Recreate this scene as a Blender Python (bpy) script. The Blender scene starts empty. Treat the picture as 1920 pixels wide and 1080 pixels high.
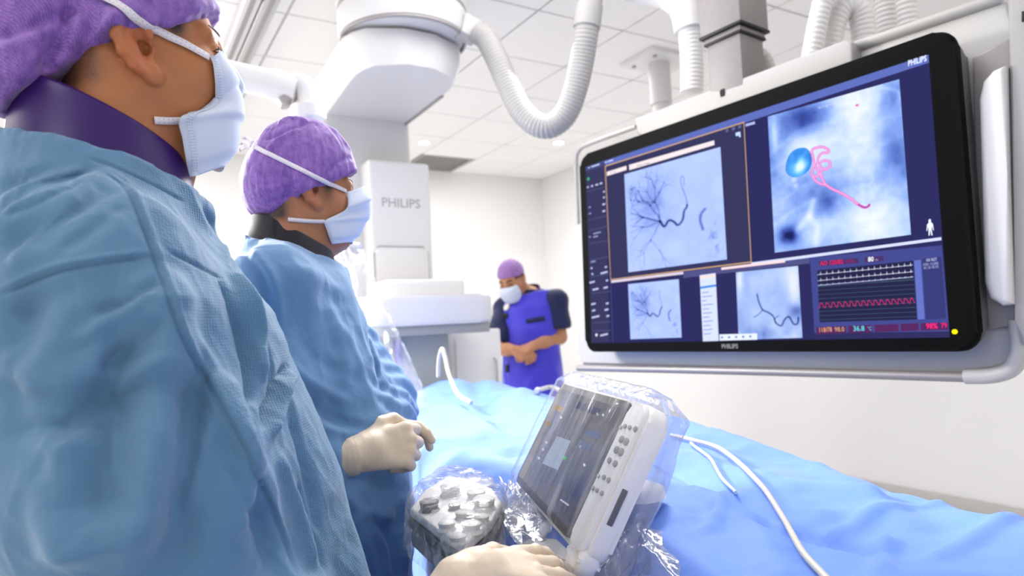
import bpy, bmesh, math, random
import numpy as np
from mathutils import Vector, Matrix
from mathutils.bvhtree import BVHTree

random.seed(7)
rng = np.random.default_rng(7)
SC = bpy.context.scene
COL = SC.collection

# ------------------------------------------------------------------ camera
FPX = 1240.0
TH, PITCH, ROLL, CAMH = math.radians(31.1), math.radians(2.98), 0.05, 1.30
CAMP = Vector((0, 0, CAMH))
c_f = Vector((math.sin(TH)*math.cos(PITCH), math.cos(TH)*math.cos(PITCH), math.sin(PITCH)))
_r0 = c_f.cross(Vector((0, 0, 1))).normalized()
_u0 = _r0.cross(c_f)
c_r = math.cos(ROLL)*_r0 - math.sin(ROLL)*_u0
c_u = math.cos(ROLL)*_u0 + math.sin(ROLL)*_r0
cam = bpy.data.cameras.new('camera')
cam_o = bpy.data.objects.new('camera', cam)
COL.objects.link(cam_o)
M = Matrix((c_r, c_u, -c_f)).transposed().to_4x4()
M.translation = CAMP
cam_o.matrix_world = M
cam.sensor_width = 36.0
cam.lens = 36.0*FPX/1920.0
cam.clip_start = 0.02
cam.dof.use_dof = True
cam.dof.focus_distance = 0.98
cam.dof.aperture_fstop = 4.2
SC.camera = cam_o

# ------------------------------------------------------------------ look
SC.view_settings.view_transform = 'Standard'
SC.view_settings.look = 'None'
SC.view_settings.exposure = 0.28
SC.view_settings.gamma = 1.0
SC.view_settings.use_curve_mapping = False
try:
    SC.cycles.use_denoising = True
    SC.cycles.max_bounces = 10
    SC.cycles.diffuse_bounces = 5
    SC.cycles.transparent_max_bounces = 24
    SC.cycles.caustics_reflective = False
    SC.cycles.caustics_refractive = False
    SC.cycles.sample_clamp_indirect = 6.0
except Exception:
    pass

# ------------------------------------------------------------------ world and lamps
wd = bpy.data.worlds.new('world')
SC.world = wd
wd.use_nodes = True
wd.node_tree.nodes['Background'].inputs[0].default_value = (0.95, 0.96, 1.0, 1)
wd.node_tree.nodes['Background'].inputs[1].default_value = 0.3


def area(name, loc, target, size, power, col=(1, 1, 1), sy=None, spread=180):
    l = bpy.data.lights.new(name, 'AREA')
    l.energy = power
    l.color = col
    l.shape = 'RECTANGLE'
    l.size = size
    l.size_y = sy or size
    l.spread = math.radians(spread)
    o = bpy.data.objects.new(name, l)
    COL.objects.link(o)
    o.location = loc
    d = Vector(target)-Vector(loc)
    o.rotation_euler = d.to_track_quat('-Z', 'Y').to_euler()
    return o


X_LEFT = -2.36
# the ceiling panels of the room
for _loc, _pw, _s, _sy in (((0.2, 4.6, 2.93), 34, 1.6, 2.6), ((2.9, 4.6, 2.93), 32, 1.6, 2.6), ((1.2, 1.6, 2.93), 22, 1.2, 1.4), ((2.9, -0.6, 2.93), 20, 1.2, 1.6), ((-1.2, 0.2, 2.93), 16, 1.0, 1.4)):
    area('ceiling_panel_light', _loc, (_loc[0], _loc[1], 0), _s, _pw, (1, .985, .965), _sy)
# fill light added at the left with no fixture, brightens frame and backs
area('added_side_fill', (X_LEFT, 3.3, 1.85), (4.0, 3.0, 1.2), 2.8, 58, (1, .985, .97), 1.5)
# operating lamps
area('operating_lamp_light', (-0.4, 3.3, 2.35), (0.55, 1.4, 1.1), 0.5, 36, (1, .98, .95), None, 100)
area('operating_lamp_light', (1.45, 2.3, 2.45), (0.38, 1.38, 1.1), 0.6, 13, (1, .99, .98), None, 100)


# ------------------------------------------------------------------ coordinates
def ray(px, py):
    return (c_f + c_r*((px-960)/FPX) + c_u*((540-py)/FPX))


def P(px, py, Z):
    return CAMP + ray(px, py)*Z


def PH(px, py, h):
    d = ray(px, py)
    return CAMP + d*((h-CAMH)/d.z)


def PX(px, py, x):
    d = ray(px, py)
    return CAMP + d*((x-CAMP.x)/d.x)


def PY(px, py, y):
    d = ray(px, py)
    return CAMP + d*((y-CAMP.y)/d.y)


def proj(p):
    d = Vector(p)-CAMP
    z = d.dot(c_f)
    return 960+FPX*d.dot(c_r)/z, 540-FPX*d.dot(c_u)/z, z


# ------------------------------------------------------------------ materials
def new_mat(name):
    m = bpy.data.materials.new(name)
    m.use_nodes = True
    nt = m.node_tree
    return m, nt, nt.nodes['Principled BSDF']


def N(nt, typ, **kw):
    n = nt.nodes.new(typ)
    for k, v in kw.items():
        if k in n.inputs.keys():
            n.inputs[k].default_value = v
        else:
            setattr(n, k, v)
    return n


def L(nt, a, b):
    nt.links.new(a, b)


def plain(name, col, rough=.5, metal=0.0, spec=.5, bump=None, emit=None, estr=1.0, sheen=0, mott=None, coat=0, sss=0):
    """principled colour with optional bump = (scale, strength, distance), mottle = (scale, amount)"""
    m, nt, b = new_mat(name)
    b.inputs['Base Color'].default_value = (*col, 1)
    b.inputs['Roughness'].default_value = rough
    b.inputs['Metallic'].default_value = metal
    b.inputs['Specular IOR Level'].default_value = spec
    if sheen:
        b.inputs['Sheen Weight'].default_value = sheen
    if coat:
        b.inputs['Coat Weight'].default_value = coat
        b.inputs['Coat Roughness'].default_value = .1
    if sss:
        b.inputs['Subsurface Weight'].default_value = sss
        b.inputs['Subsurface Radius'].default_value = (.012, .005, .003)
        b.inputs['Subsurface Scale'].default_value = 0.6
    if emit:
        b.inputs['Emission Color'].default_value = (*emit, 1)
        b.inputs['Emission Strength'].default_value = estr
    tc = None
    if bump or mott:
        tc = N(nt, 'ShaderNodeTexCoord')
    if bump:
        nz = N(nt, 'ShaderNodeTexNoise')
        nz.inputs['Scale'].default_value = bump[0]
        nz.inputs['Detail'].default_value = 4
        L(nt, tc.outputs['Object'], nz.inputs['Vector'])
        bp = N(nt, 'ShaderNodeBump')
        bp.inputs['Strength'].default_value = bump[1]
        bp.inputs['Distance'].default_value = bump[2]
        L(nt, nz.outputs['Fac'], bp.inputs['Height'])
        L(nt, bp.outputs['Normal'], b.inputs['Normal'])
    if mott:
        nz = N(nt, 'ShaderNodeTexNoise')
        nz.inputs['Scale'].default_value = mott[0]
        nz.inputs['Detail'].default_value = 5
        L(nt, tc.outputs['Object'], nz.inputs['Vector'])
        mp = N(nt, 'ShaderNodeMapRange')
        mp.inputs['From Min'].default_value = .3
        mp.inputs['From Max'].default_value = .7
        mp.inputs['To Min'].default_value = 1-mott[1]
        mp.inputs['To Max'].default_value = 1+mott[1]
        L(nt, nz.outputs['Fac'], mp.inputs['Value'])
        mx = N(nt, 'ShaderNodeVectorMath', operation='SCALE')
        mx.inputs[0].default_value = col
        L(nt, mp.outputs[0], mx.inputs['Scale'])
        L(nt, mx.outputs[0], b.inputs['Base Color'])
    return m


def emitter(name, col, s=1.0):
    m, nt, b = new_mat(name)
    nt.nodes.remove(b)
    e = N(nt, 'ShaderNodeEmission')
    e.inputs[0].default_value = (*col, 1)
    e.inputs[1].default_value = s
    L(nt, e.outputs[0], nt.nodes['Material Output'].inputs[0])
    return m


def srgb(r, g, b):
    f = lambda c: (c/255/12.92 if c/255 <= .04045 else ((c/255+.055)/1.055)**2.4)
    return (f(r), f(g), f(b))


# ------------------------------------------------------------------ objects
def link(o, parent=None):
    COL.objects.link(o)
    if parent is not None:
        o.parent = parent
    return o


def mesh(name, V, F, mat, parent=None, smooth=True):
    me = bpy.data.meshes.new(name)
    if isinstance(V, np.ndarray):
        V = V.tolist()
    if isinstance(F, np.ndarray):
        F = F.tolist()
    me.from_pydata([tuple(v) for v in V], [], F)
    if mat is not None:
        me.materials.append(mat)
    if smooth:
        me.polygons.foreach_set('use_smooth', [True]*len(me.polygons))
    me.update()
    return link(bpy.data.objects.new(name, me), parent)


def from_bm(name, bm, mat, parent=None, smooth=False, ang=None):
    bmesh.ops.recalc_face_normals(bm, faces=bm.faces)
    me = bpy.data.meshes.new(name)
    bm.to_mesh(me)
    bm.free()
    if mat is not None:
        me.materials.append(mat)
    if smooth:
        me.polygons.foreach_set('use_smooth', [True]*len(me.polygons))
        if ang:
            me.set_sharp_from_angle(angle=math.radians(ang))
    return link(bpy.data.objects.new(name, me), parent)


def tag(o, label=None, cat=None, group=None, kind=None):
    if label:
        o['label'] = label
    if cat:
        o['category'] = cat
    if group:
        o['group'] = group
    if kind:
        o['kind'] = kind
    return o


def thing(name, label, cat, loc=(0, 0, 0), rotz=0.0, group=None):
    o = bpy.data.objects.new(name, None)
    o.empty_display_size = .1
    COL.objects.link(o)
    o.location = loc
    o.rotation_euler = (0, 0, rotz)
    return tag(o, label, cat, group)


def bx(bm, lo, hi, bevel=0, seg=2):
    r = bmesh.ops.create_cube(bm, size=1)
    vs = r['verts']
    for v in vs:
        v.co = Vector([lo[i] + (v.co[i]+.5)*(hi[i]-lo[i]) for i in range(3)])
    if bevel:
        es = list({e for v in vs for e in v.link_edges})
        bmesh.ops.bevel(bm, geom=es, offset=bevel, segments=seg, affect='EDGES', profile=.6)


def box(name, lo, hi, mat, parent=None, bevel=0.0, seg=2):
    bm = bmesh.new()
    bx(bm, lo, hi, bevel, seg)
    return from_bm(name, bm, mat, parent, smooth=bevel > 0, ang=40)


def catmull(pts, n):
    pts = [Vector(p) for p in pts]
    if len(pts) < 3:
        return [pts[0].lerp(pts[-1], i/n) for i in range(n+1)]
    ext = [2*pts[0]-pts[1]]+pts+[2*pts[-1]-pts[-2]]
    out = []
    m = len(pts)-1
    for i in range(n+1):
        s = i/n*m
        k = min(int(s), m-1)
        t = s-k
        a, b, c, d = ext[k:k+4]
        out.append(.5*((2*b)+(c-a)*t+(2*a-5*b+4*c-d)*t*t+(-a+3*b-3*c+d)*t**3))
    return out


def tube_data(pts, r, sides=12, cap=True):
    """sweep a circle; r may be a list per point"""
    pts = [Vector(p) for p in pts]
    n = len(pts)
    rs = list(r) if hasattr(r, '__len__') else [r]*n
    V, F = [], []
    ref = Vector((0, 0, 1))
    t0 = (pts[1]-pts[0]).normalized()
    if abs(t0.dot(ref)) > .9:
        ref = Vector((1, 0, 0))
    u = t0.cross(ref).normalized()
    for i in range(n):
        t = (pts[min(i+1, n-1)]-pts[max(i-1, 0)]).normalized()
        u = (u-t*u.dot(t)).normalized()
        w = t.cross(u)
        for k in range(sides):
            a = 2*math.pi*k/sides
            V.append(pts[i]+(u*math.cos(a)+w*math.sin(a))*rs[i])
    for i in range(n-1):
        for k in range(sides):
            k2 = (k+1) % sides
            F.append((i*sides+k, i*sides+k2, (i+1)*sides+k2, (i+1)*sides+k))
    if cap:
        F.append(tuple(range(sides))[::-1])
        F.append(tuple((n-1)*sides+k for k in range(sides)))
    return V, F


def tube(name, pts, r, mat, parent=None, sides=12, smooth_n=None):
    if smooth_n:
        if hasattr(r, '__len__'):
            r = np.interp(np.linspace(0, 1, smooth_n+1), np.linspace(0, 1, len(r)), r).tolist()
        pts = catmull(pts, smooth_n)
    V, F = tube_data(pts, r, sides)
    o = mesh(name, V, F, mat, parent)
    o.data.set_sharp_from_angle(angle=math.radians(60))
    return o


def prism(name, poly, y0, y1, mat, parent=None, bevel=0.0, seg=3, axis='y'):
    """extrude an outline (x, z) from y0 to y1"""
    bm = bmesh.new()
    if axis == 'y':
        f = lambda p, t: (p[0], t, p[1])
    elif axis == 'x':
        f = lambda p, t: (t, p[0], p[1])
    else:
        f = lambda p, t: (p[0], p[1], t)
    a = [bm.verts.new(f(p, y0)) for p in poly]
    b = [bm.verts.new(f(p, y1)) for p in poly]
    fa = bm.faces.new(a)
    fb = bm.faces.new(b[::-1])
    n = len(poly)
    for i in range(n):
        bm.faces.new((a[i], b[i], b[(i+1) % n], a[(i+1) % n]))
    if bevel:
        es = [e for e in bm.edges if len([f_ for f_ in e.link_faces if f_ in (fa, fb)]) == 1]
        bmesh.ops.bevel(bm, geom=es, offset=bevel, segments=seg, affect='EDGES', profile=.5)
    return from_bm(name, bm, mat, parent, smooth=True, ang=35)


def rrect(x0, z0, x1, z1, r, n=6):
    pts = []
    for cx, cz, a0 in ((x1-r, z1-r, 0), (x0+r, z1-r, 90), (x0+r, z0+r, 180), (x1-r, z0+r, 270)):
        for k in range(n+1):
            a = math.radians(a0+90*k/n)
            pts.append((cx+r*math.cos(a), cz+r*math.sin(a)))
    return pts


def lathe(name, prof, mat, parent=None, n=32, loc=(0, 0, 0), axis='z', caps=True):
    V, F = [], []
    for r, h in prof:
        for k in range(n):
            a = 2*math.pi*k/n
            if axis == 'z':
                V.append((loc[0]+r*math.cos(a), loc[1]+r*math.sin(a), loc[2]+h))
            elif axis == 'y':
                V.append((loc[0]+r*math.cos(a), loc[1]+h, loc[2]+r*math.sin(a)))
            else:
                V.append((loc[0]+h, loc[1]+r*math.cos(a), loc[2]+r*math.sin(a)))
    for i in range(len(prof)-1):
        for k in range(n):
            k2 = (k+1) % n
            F.append((i*n+k, i*n+k2, (i+1)*n+k2, (i+1)*n+k))
    if caps:
        F.append(tuple(range(n))[::-1])
        F.append(tuple((len(prof)-1)*n+k for k in range(n)))
    o = mesh(name, V, F, mat, parent)
    bm = bmesh.new()
    bm.from_mesh(o.data)
    bmesh.ops.remove_doubles(bm, verts=bm.verts, dist=1e-5)
    bmesh.ops.recalc_face_normals(bm, faces=bm.faces)
    bm.to_mesh(o.data)
    bm.free()
    o.data.set_sharp_from_angle(angle=math.radians(40))
    return o


def text_mesh(name, s, size, mat, parent=None, extrude=.0004, align='LEFT', bold=0.0):
    cu = bpy.data.curves.new(name, 'FONT')
    cu.body = s
    cu.size = size
    cu.extrude = extrude
    cu.offset = bold
    cu.align_x = align
    cu.resolution_u = 2
    o = bpy.data.objects.new(name, cu)
    COL.objects.link(o)
    dg = bpy.context.evaluated_depsgraph_get()
    me = bpy.data.meshes.new_from_object(o.evaluated_get(dg))
    COL.objects.unlink(o)
    bpy.data.objects.remove(o)
    me.materials.clear()
    if mat:
        me.materials.append(mat)
    return link(bpy.data.objects.new(name, me), parent)


# ------------------------------------------------------------------ noise (numpy)
def _hash(ix, iy, iz):
    h = (ix*374761393 + iy*668265263 + iz*2147483647 + 1274126177) & 0xffffffff
    h = ((h ^ (h >> 13))*1274126177) & 0xffffffff
    h = (h ^ (h >> 16)) & 0xffff
    return h/65535.0


def vnoise(p):
    """value noise in [-1, 1] for an (n, 3) array"""
    p = np.asarray(p, float)
    i = np.floor(p).astype(np.int64)
    f = p-i
    f = f*f*f*(f*(f*6-15)+10)
    r = 0
    for dx in (0, 1):
        for dy in (0, 1):
            for dz in (0, 1):
                w = (f[:, 0] if dx else 1-f[:, 0])*(f[:, 1] if dy else 1-f[:, 1])*(f[:, 2] if dz else 1-f[:, 2])
                r = r+w*_hash(i[:, 0]+dx, i[:, 1]+dy, i[:, 2]+dz)
    return r*2-1


def fbm(p, o=3):
    a, s, r = 1.0, 1.0, 0
    for k in range(o):
        r = r+a*vnoise(np.asarray(p)*s+17.3*k)
        a *= .5
        s *= 2.03
    return r


def ridged(p, o=3):
    a, s, r = 1.0, 1.0, 0
    for k in range(o):
        r = r+a*(1-2*np.abs(vnoise(np.asarray(p)*s+11.7*k)))
        a *= .5
        s *= 2.1
    return r


# ------------------------------------------------------------------ signed distance fields and surface nets
class Grid:
    def __init__(s, xs, ys, zs):
        s.xs, s.ys, s.zs = [np.asarray(a, np.float32) for a in (xs, ys, zs)]
        s.X = s.xs[:, None, None]
        s.Y = s.ys[None, :, None]
        s.Z = s.zs[None, None, :]

    def ell(s, c, r, R=None):
        x, y, z = s.X-c[0], s.Y-c[1], s.Z-c[2]
        if R is not None:
            R = np.array(R)
            x, y, z = (R[0][0]*x+R[1][0]*y+R[2][0]*z, R[0][1]*x+R[1][1]*y+R[2][1]*z, R[0][2]*x+R[1][2]*y+R[2][2]*z)
        k0 = np.sqrt((x/r[0])**2+(y/r[1])**2+(z/r[2])**2)
        k1 = np.sqrt((x/r[0]**2)**2+(y/r[1]**2)**2+(z/r[2]**2)**2)
        return k0*(k0-1)/np.maximum(k1, 1e-6)

    def cap(s, a, b, ra, rb=None):
        rb = ra if rb is None else rb
        a, b = np.array(a, float), np.array(b, float)
        d = b-a
        L2 = max(float(d@d), 1e-12)
        x, y, z = s.X-a[0], s.Y-a[1], s.Z-a[2]
        t = np.clip((x*d[0]+y*d[1]+z*d[2])/L2, 0, 1)
        return np.sqrt((x-t*d[0])**2+(y-t*d[1])**2+(z-t*d[2])**2)-(ra+(rb-ra)*t)

    def chain(s, pts, rs, k=.01):
        D = None
        for i in range(len(pts)-1):
            d = s.cap(pts[i], pts[i+1], rs[i], rs[i+1])
            D = d if D is None else smin(D, d, k)
        return D

    def tower(s, rows):
        """rows of (z, cx, cy, a, b): stacked ellipses"""
        rows = np.array(rows, float)
        g = lambda k: np.interp(s.Z, rows[:, 0], rows[:, k]).astype(np.float32)
        cx, cy, a, b = g(1), g(2), g(3), g(4)
        q = np.sqrt(((s.X-cx)/a)**2+((s.Y-cy)/b)**2)
        d = (q-1)*np.minimum(a, b)
        dz = np.maximum(rows[0, 0]-s.Z, s.Z-rows[-1, 0])
        return np.maximum(d, dz)

    def sub(s, R, t):
        """the same grid seen from a frame with axes R (columns) and origin t"""
        R = np.array(R, np.float32)
        x, y, z = s.X-np.float32(t[0]), s.Y-np.float32(t[1]), s.Z-np.float32(t[2])
        o = Grid.__new__(Grid)
        o.xs, o.ys, o.zs = s.xs, s.ys, s.zs
        o.X = R[0, 0]*x+R[1, 0]*y+R[2, 0]*z
        o.Y = R[0, 1]*x+R[1, 1]*y+R[2, 1]*z
        o.Z = R[0, 2]*x+R[1, 2]*y+R[2, 2]*z
        return o

    def plane(s, n, d):
        return s.X*n[0]+s.Y*n[1]+s.Z*n[2]-d


def smin(a, b, k):
    h = np.clip(.5+.5*(b-a)/k, 0, 1)
    return b*(1-h)+a*h-k*h*(1-h)


def smax(a, b, k):
    return -smin(-a, -b, k)


def axis(lo, hi, h, fine=None, hf=None):
    """axis samples with spacing h, and hf inside the interval fine"""
    if fine is None:
        n = int(math.ceil((hi-lo)/h))
        return np.linspace(lo, hi, n+1)
    a, b = max(fine[0], lo), min(fine[1], hi)
    out = []
    if a > lo:
        out.append(np.linspace(lo, a, max(int((a-lo)/h), 1)+1)[:-1])
    out.append(np.linspace(a, b, max(int((b-a)/hf), 1)+1))
    if b < hi:
        out.append(np.linspace(b, hi, max(int((hi-b)/h), 1)+1)[1:])
    return np.concatenate(out)


def nets(g, D, relax=2):
    """surface nets of the field D on grid g -> (V, F)"""
    D = np.broadcast_to(D, (len(g.xs), len(g.ys), len(g.zs))).astype(np.float32).copy()
    for ax in range(3):
        for e in (0, -1):
            sl = [slice(None)]*3
            sl[ax] = e
            D[tuple(sl)] = np.maximum(D[tuple(sl)], 1e-3)
    ins = D < 0
    nx, ny, nz = D.shape
    cnt = np.zeros((nx-1, ny-1, nz-1), np.int8)
    for dx in (0, 1):
        for dy in (0, 1):
            for dz in (0, 1):
                cnt += ins[dx:nx-1+dx, dy:ny-1+dy, dz:nz-1+dz]
    act = (cnt > 0) & (cnt < 8)
    I, J, K = np.nonzero(act)
    idx = -np.ones(act.shape, np.int64)
    idx[I, J, K] = np.arange(len(I))
    acc = np.zeros((len(I), 3))
    num = np.zeros(len(I))
    cor = [(dx, dy, dz) for dx in (0, 1) for dy in (0, 1) for dz in (0, 1)]
    ax3 = (g.xs, g.ys, g.zs)
    base = (I, J, K)
    for a in cor:
        for d in range(3):
            if a[d]:
                continue
            b = list(a)
            b[d] = 1
            va = D[I+a[0], J+a[1], K+a[2]]
            vb = D[I+b[0], J+b[1], K+b[2]]
            m = (va < 0) != (vb < 0)
            t = np.where(m, va/np.where(m, va-vb, 1), 0)
            for q in range(3):
                pa = ax3[q][base[q]+a[q]]
                pb = ax3[q][base[q]+b[q]]
                acc[:, q] += np.where(m, pa+t*(pb-pa), 0)
            num += m
    V = acc/num[:, None]
    Fs = []
    for d in range(3):
        u, v = (d+1) % 3, (d+2) % 3
        sa = [slice(None)]*3
        sb = [slice(None)]*3
        sa[d] = slice(0, -1)
        sb[d] = slice(1, None)
        A, B = ins[tuple(sa)], ins[tuple(sb)]
        cr = A != B
        q = np.array(np.nonzero(cr)).T
        sh = np.array(D.shape)
        ok = (q[:, u] > 0) & (q[:, v] > 0) & (q[:, u] < sh[u]-1) & (q[:, v] < sh[v]-1)
        q = q[ok]
        flip = A[tuple(q.T)]
        c = []
        for du, dv in ((0, 0), (1, 0), (1, 1), (0, 1)):
            e = q.copy()
            e[:, u] -= 1-du
            e[:, v] -= 1-dv
            c.append(idx[e[:, 0], e[:, 1], e[:, 2]])
        f = np.stack(c, 1)
        f[~flip] = f[~flip][:, ::-1]
        Fs.append(f)
    F = np.concatenate(Fs)
    F = F[(F >= 0).all(1)]
    if relax:
        V = relax_v(V, F, relax)
    return V, F


def relax_v(V, F, n, lam=.5, mu=-.52):
    E = np.concatenate([F[:, [0, 1]], F[:, [1, 2]], F[:, [2, 3]], F[:, [3, 0]]])
    deg = np.bincount(E[:, 0], minlength=len(V))+np.bincount(E[:, 1], minlength=len(V))
    for it in range(2*n):
        S = np.zeros_like(V)
        for q in range(3):
            S[:, q] = np.bincount(E[:, 0], V[E[:, 1], q], len(V))+np.bincount(E[:, 1], V[E[:, 0], q], len(V))
        Lp = S/np.maximum(deg, 1)[:, None]-V
        V = V+(lam if it % 2 == 0 else mu)*Lp
    return V


def subdivide(V, F, sel=None):
    """split quads in four; sel limits it to some faces"""
    sel = np.ones(len(F), bool) if sel is None else sel
    Fs = F[sel]
    E = np.concatenate([np.sort(Fs[:, [k, (k+1) % 4]], 1) for k in range(4)])
    key = E[:, 0]*np.int64(len(V))+E[:, 1]
    uq, first, inv = np.unique(key, return_index=True, return_inverse=True)
    em = V[E[first]].mean(1)
    fc = V[Fs].mean(1)
    n = len(V)
    e = inv.reshape(4, -1)+n
    f = np.arange(len(Fs))+n+len(em)
    out = [np.stack([Fs[:, k], e[k], f, e[(k+3) % 4]], 1) for k in range(4)]
    return np.concatenate([V, em, fc]), np.concatenate([F[~sel]]+out)


def in_view(M, V, F, zmin=-.35):
    """faces that can face the camera inside the frame"""
    c = V[F].mean(1)
    nn = np.cross(V[F[:, 2]]-V[F[:, 0]], V[F[:, 3]]-V[F[:, 1]])
    nn /= np.maximum(np.linalg.norm(nn, axis=1), 1e-12)[:, None]
    R = np.array(M.to_3x3())
    w = c @ R.T+np.array(M.translation)
    d = w-np.array(CAMP)
    z = d @ np.array(c_f)
    x, y = 960+FPX*(d @ np.array(c_r))/z, 540-FPX*(d @ np.array(c_u))/z
    fac = -((nn @ R.T)*d).sum(1)/np.linalg.norm(d, axis=1)
    return (z > .1) & (x > -80) & (x < 2000) & (y > -80) & (y < 1160) & (fac > zmin)


def vnormals(V, F):
    n = np.cross(V[F[:, 2]]-V[F[:, 0]], V[F[:, 3]]-V[F[:, 1]])
    R = np.zeros_like(V)
    for k in range(4):
        for q in range(3):
            R[:, q] += np.bincount(F[:, k], n[:, q], len(V))
    return R/np.maximum(np.linalg.norm(R, axis=1), 1e-12)[:, None]


def polydist(V, pts):
    """distance of each vertex to a polyline and the parameter 0..1 along it"""
    pts = np.array(pts, float)
    best = np.full(len(V), 1e9)
    par = np.zeros(len(V))
    seg = np.linalg.norm(np.diff(pts, axis=0), axis=1)
    cum = np.concatenate([[0], np.cumsum(seg)])
    for i in range(len(pts)-1):
        d = pts[i+1]-pts[i]
        t = np.clip(((V-pts[i])@d)/max(d@d, 1e-12), 0, 1)
        e = np.linalg.norm(V-(pts[i]+t[:, None]*d), axis=1)
        m = e < best
        best[m] = e[m]
        par[m] = (cum[i]+t[m]*seg[i])/cum[-1]
    return best, par


def set_attr(o, name, vals):
    a = o.data.attributes.new(name, 'FLOAT', 'POINT')
    a.data.foreach_set('value', np.asarray(vals, np.float32))
# ================================================================== materials of the room
m_wall = plain('wall_paint', (.82, .805, .795), .55, mott=(1.5, .012))
m_wall2 = plain('wall_panel', (.80, .79, .785), .35, mott=(1.2, .012))
m_tile = plain('ceiling_tile_white', (.90, .885, .875), .8, bump=(240, .12, .002))
m_gridbar = plain('ceiling_grid_grey', (.70, .69, .68), .6)
m_floor = plain('vinyl_floor', (.80, .80, .79), .35, mott=(6, .05))
m_white = plain('white_lacquer', (.74, .73, .72), .32)
m_white2 = plain('white_plastic', (.64, .63, .62), .45)
m_offwhite = plain('warm_white_plastic', (.66, .645, .63), .42)
m_grey = plain('light_grey_plastic', (.50, .49, .475), .5)
m_midgrey = plain('mid_grey_metal', (.33, .31, .305), .45, metal=.25)
m_dgrey = plain('dark_grey_plastic', (.10, .10, .105), .5)
m_black = plain('black_plastic', (.008, .008, .008), .45, spec=.3)
m_hose = plain('white_hose', (.36, .35, .34), .55)
m_vent = plain('vent_grey', (.33, .33, .32), .5)
m_lamp = emitter('downlight_glow', (1, .98, .95), 14)

# ================================================================== room shell
corner = PH(1015, 335, 3.0)
WX, WY, WH = corner.x, corner.y, 3.0
X0, Y0 = -2.4, -2.2


def structure(o, label=None):
    o['kind'] = 'structure'
    if label:
        o['label'] = label
    return o


structure(box('floor', (X0-.1, Y0-.1, -.1), (WX+.1, WY+.1, 0), m_floor))
ceil_o = structure(box('ceiling', (X0-.1, Y0-.1, WH), (WX+.1, WY+.1, WH+.1), m_gridbar))
structure(box('wall_back', (X0-.1, WY, 0), (WX+.1, WY+.1, WH), m_wall))
structure(box('wall_right', (WX, Y0, 0), (WX+.1, WY, WH), m_wall2))
structure(box('wall_left', (X0-.1, Y0, 0), (X0, WY, WH), m_wall))
structure(box('wall_front', (X0-.1, Y0-.1, 0), (WX+.1, Y0, WH), m_wall))
structure(box('baseboard_right', (WX-.02, Y0, 0), (WX, WY, .1), m_grey, bevel=.006))
structure(box('baseboard_back', (X0, WY-.02, 0), (WX-.02, WY, .1), m_grey, bevel=.006))

# ceiling tiles (parts of the ceiling), joints recessed
T = .60
tile_me = None
vent_c = PH(858, 296, WH)
lamp_c = [PH(795, 264, WH), PH(1047, 264, WH)]
vent_ij = (int((WX-vent_c.x)//T), int((WY-vent_c.y)//T))
nx, ny = int((WX-X0)/T)+1, int((WY-Y0)/T)+1
for i in range(nx):
    for j in range(ny):
        x1, y1 = WX-i*T, WY-j*T
        if x1-T < X0-.3 or y1-T < Y0-.3 or (i, j) == vent_ij:
            continue
        if tile_me is None:
            t_o = box('ceiling_tile', (-.294, -.294, -.014), (.294, .294, 0), m_tile, None, bevel=.004, seg=1)
            tile_me = t_o.data
        else:
            t_o = link(bpy.data.objects.new('ceiling_tile', tile_me))
        t_o.parent = ceil_o
        t_o.location = (max(x1-T/2, X0+.294), max(y1-T/2, Y0+.294), WH)

# ventilation grille that takes the place of one tile
vx, vy = WX-vent_ij[0]*T-T/2, WY-vent_ij[1]*T-T/2
vent = thing('ceiling_vent', 'square grey ventilation grille in the white ceiling near the far corner', 'vent', (vx, vy, WH))
bm = bmesh.new()
for a, b_ in (((-.29, -.29), (.29, -.25)), ((-.29, .25), (.29, .29)), ((-.29, -.25), (-.25, .25)), ((.25, -.25), (.29, .25))):
    bx(bm, (a[0], a[1], -.014), (b_[0], b_[1], 0))
from_bm('frame', bm, m_vent, vent)
for k in range(9):
    s = box('slat', (-.25, -.012, -.002), (.25, .012, .002), m_vent, vent)
    s.location = (0, -.22+k*.055, -.010)
    s.rotation_euler = (math.radians(24), 0, 0)

# two small round downlights
for k, c in enumerate(lamp_c):
    d = thing('ceiling_downlight', ('round lit downlight in the ceiling left of the grey vent and nearer the pillar',
                                   'round lit downlight in the ceiling below the hanging hose loop')[k], 'downlight', (c.x, c.y, WH-.014), 0)
    lathe('trim_ring', [(.052, 0), (.062, 0), (.06, -.008), (.05, -.008), (.052, 0)], m_white, d, 24, caps=False)
    lathe('diffuser', [(.001, -.004), (.05, -.004), (.05, -.001), (.001, -.001)], m_lamp, d, 24)
    pl = bpy.data.lights.new('downlight', 'SPOT')
    pl.energy = 12
    pl.spot_size = 2.2
    pl.shadow_soft_size = .05
    lo = bpy.data.objects.new('downlight_light', pl)
    COL.objects.link(lo)
    lo.location = (c.x, c.y, WH-.05)

# ceiling rails for the gantry, running into the room
for k, (px, py) in enumerate(((462, 20), (497, 20))):
    c = PH(px, py, WH-.05)
    r = thing('ceiling_rail', ('grey ceiling rail above the large mask, the one nearer the wall side',
                              'grey ceiling rail beside the gantry drum, second of the pair')[k], 'rail', (c.x, 0, WH-.05))
    box('rail_profile', (-.035, 1.6, -.035), (.035, WY-.02, .036), m_grey if k else m_offwhite, r, bevel=.006)
    box('running_slot', (-.012, 1.6, -.0365), (.012, WY-.02, -.034), m_midgrey, r)
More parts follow.
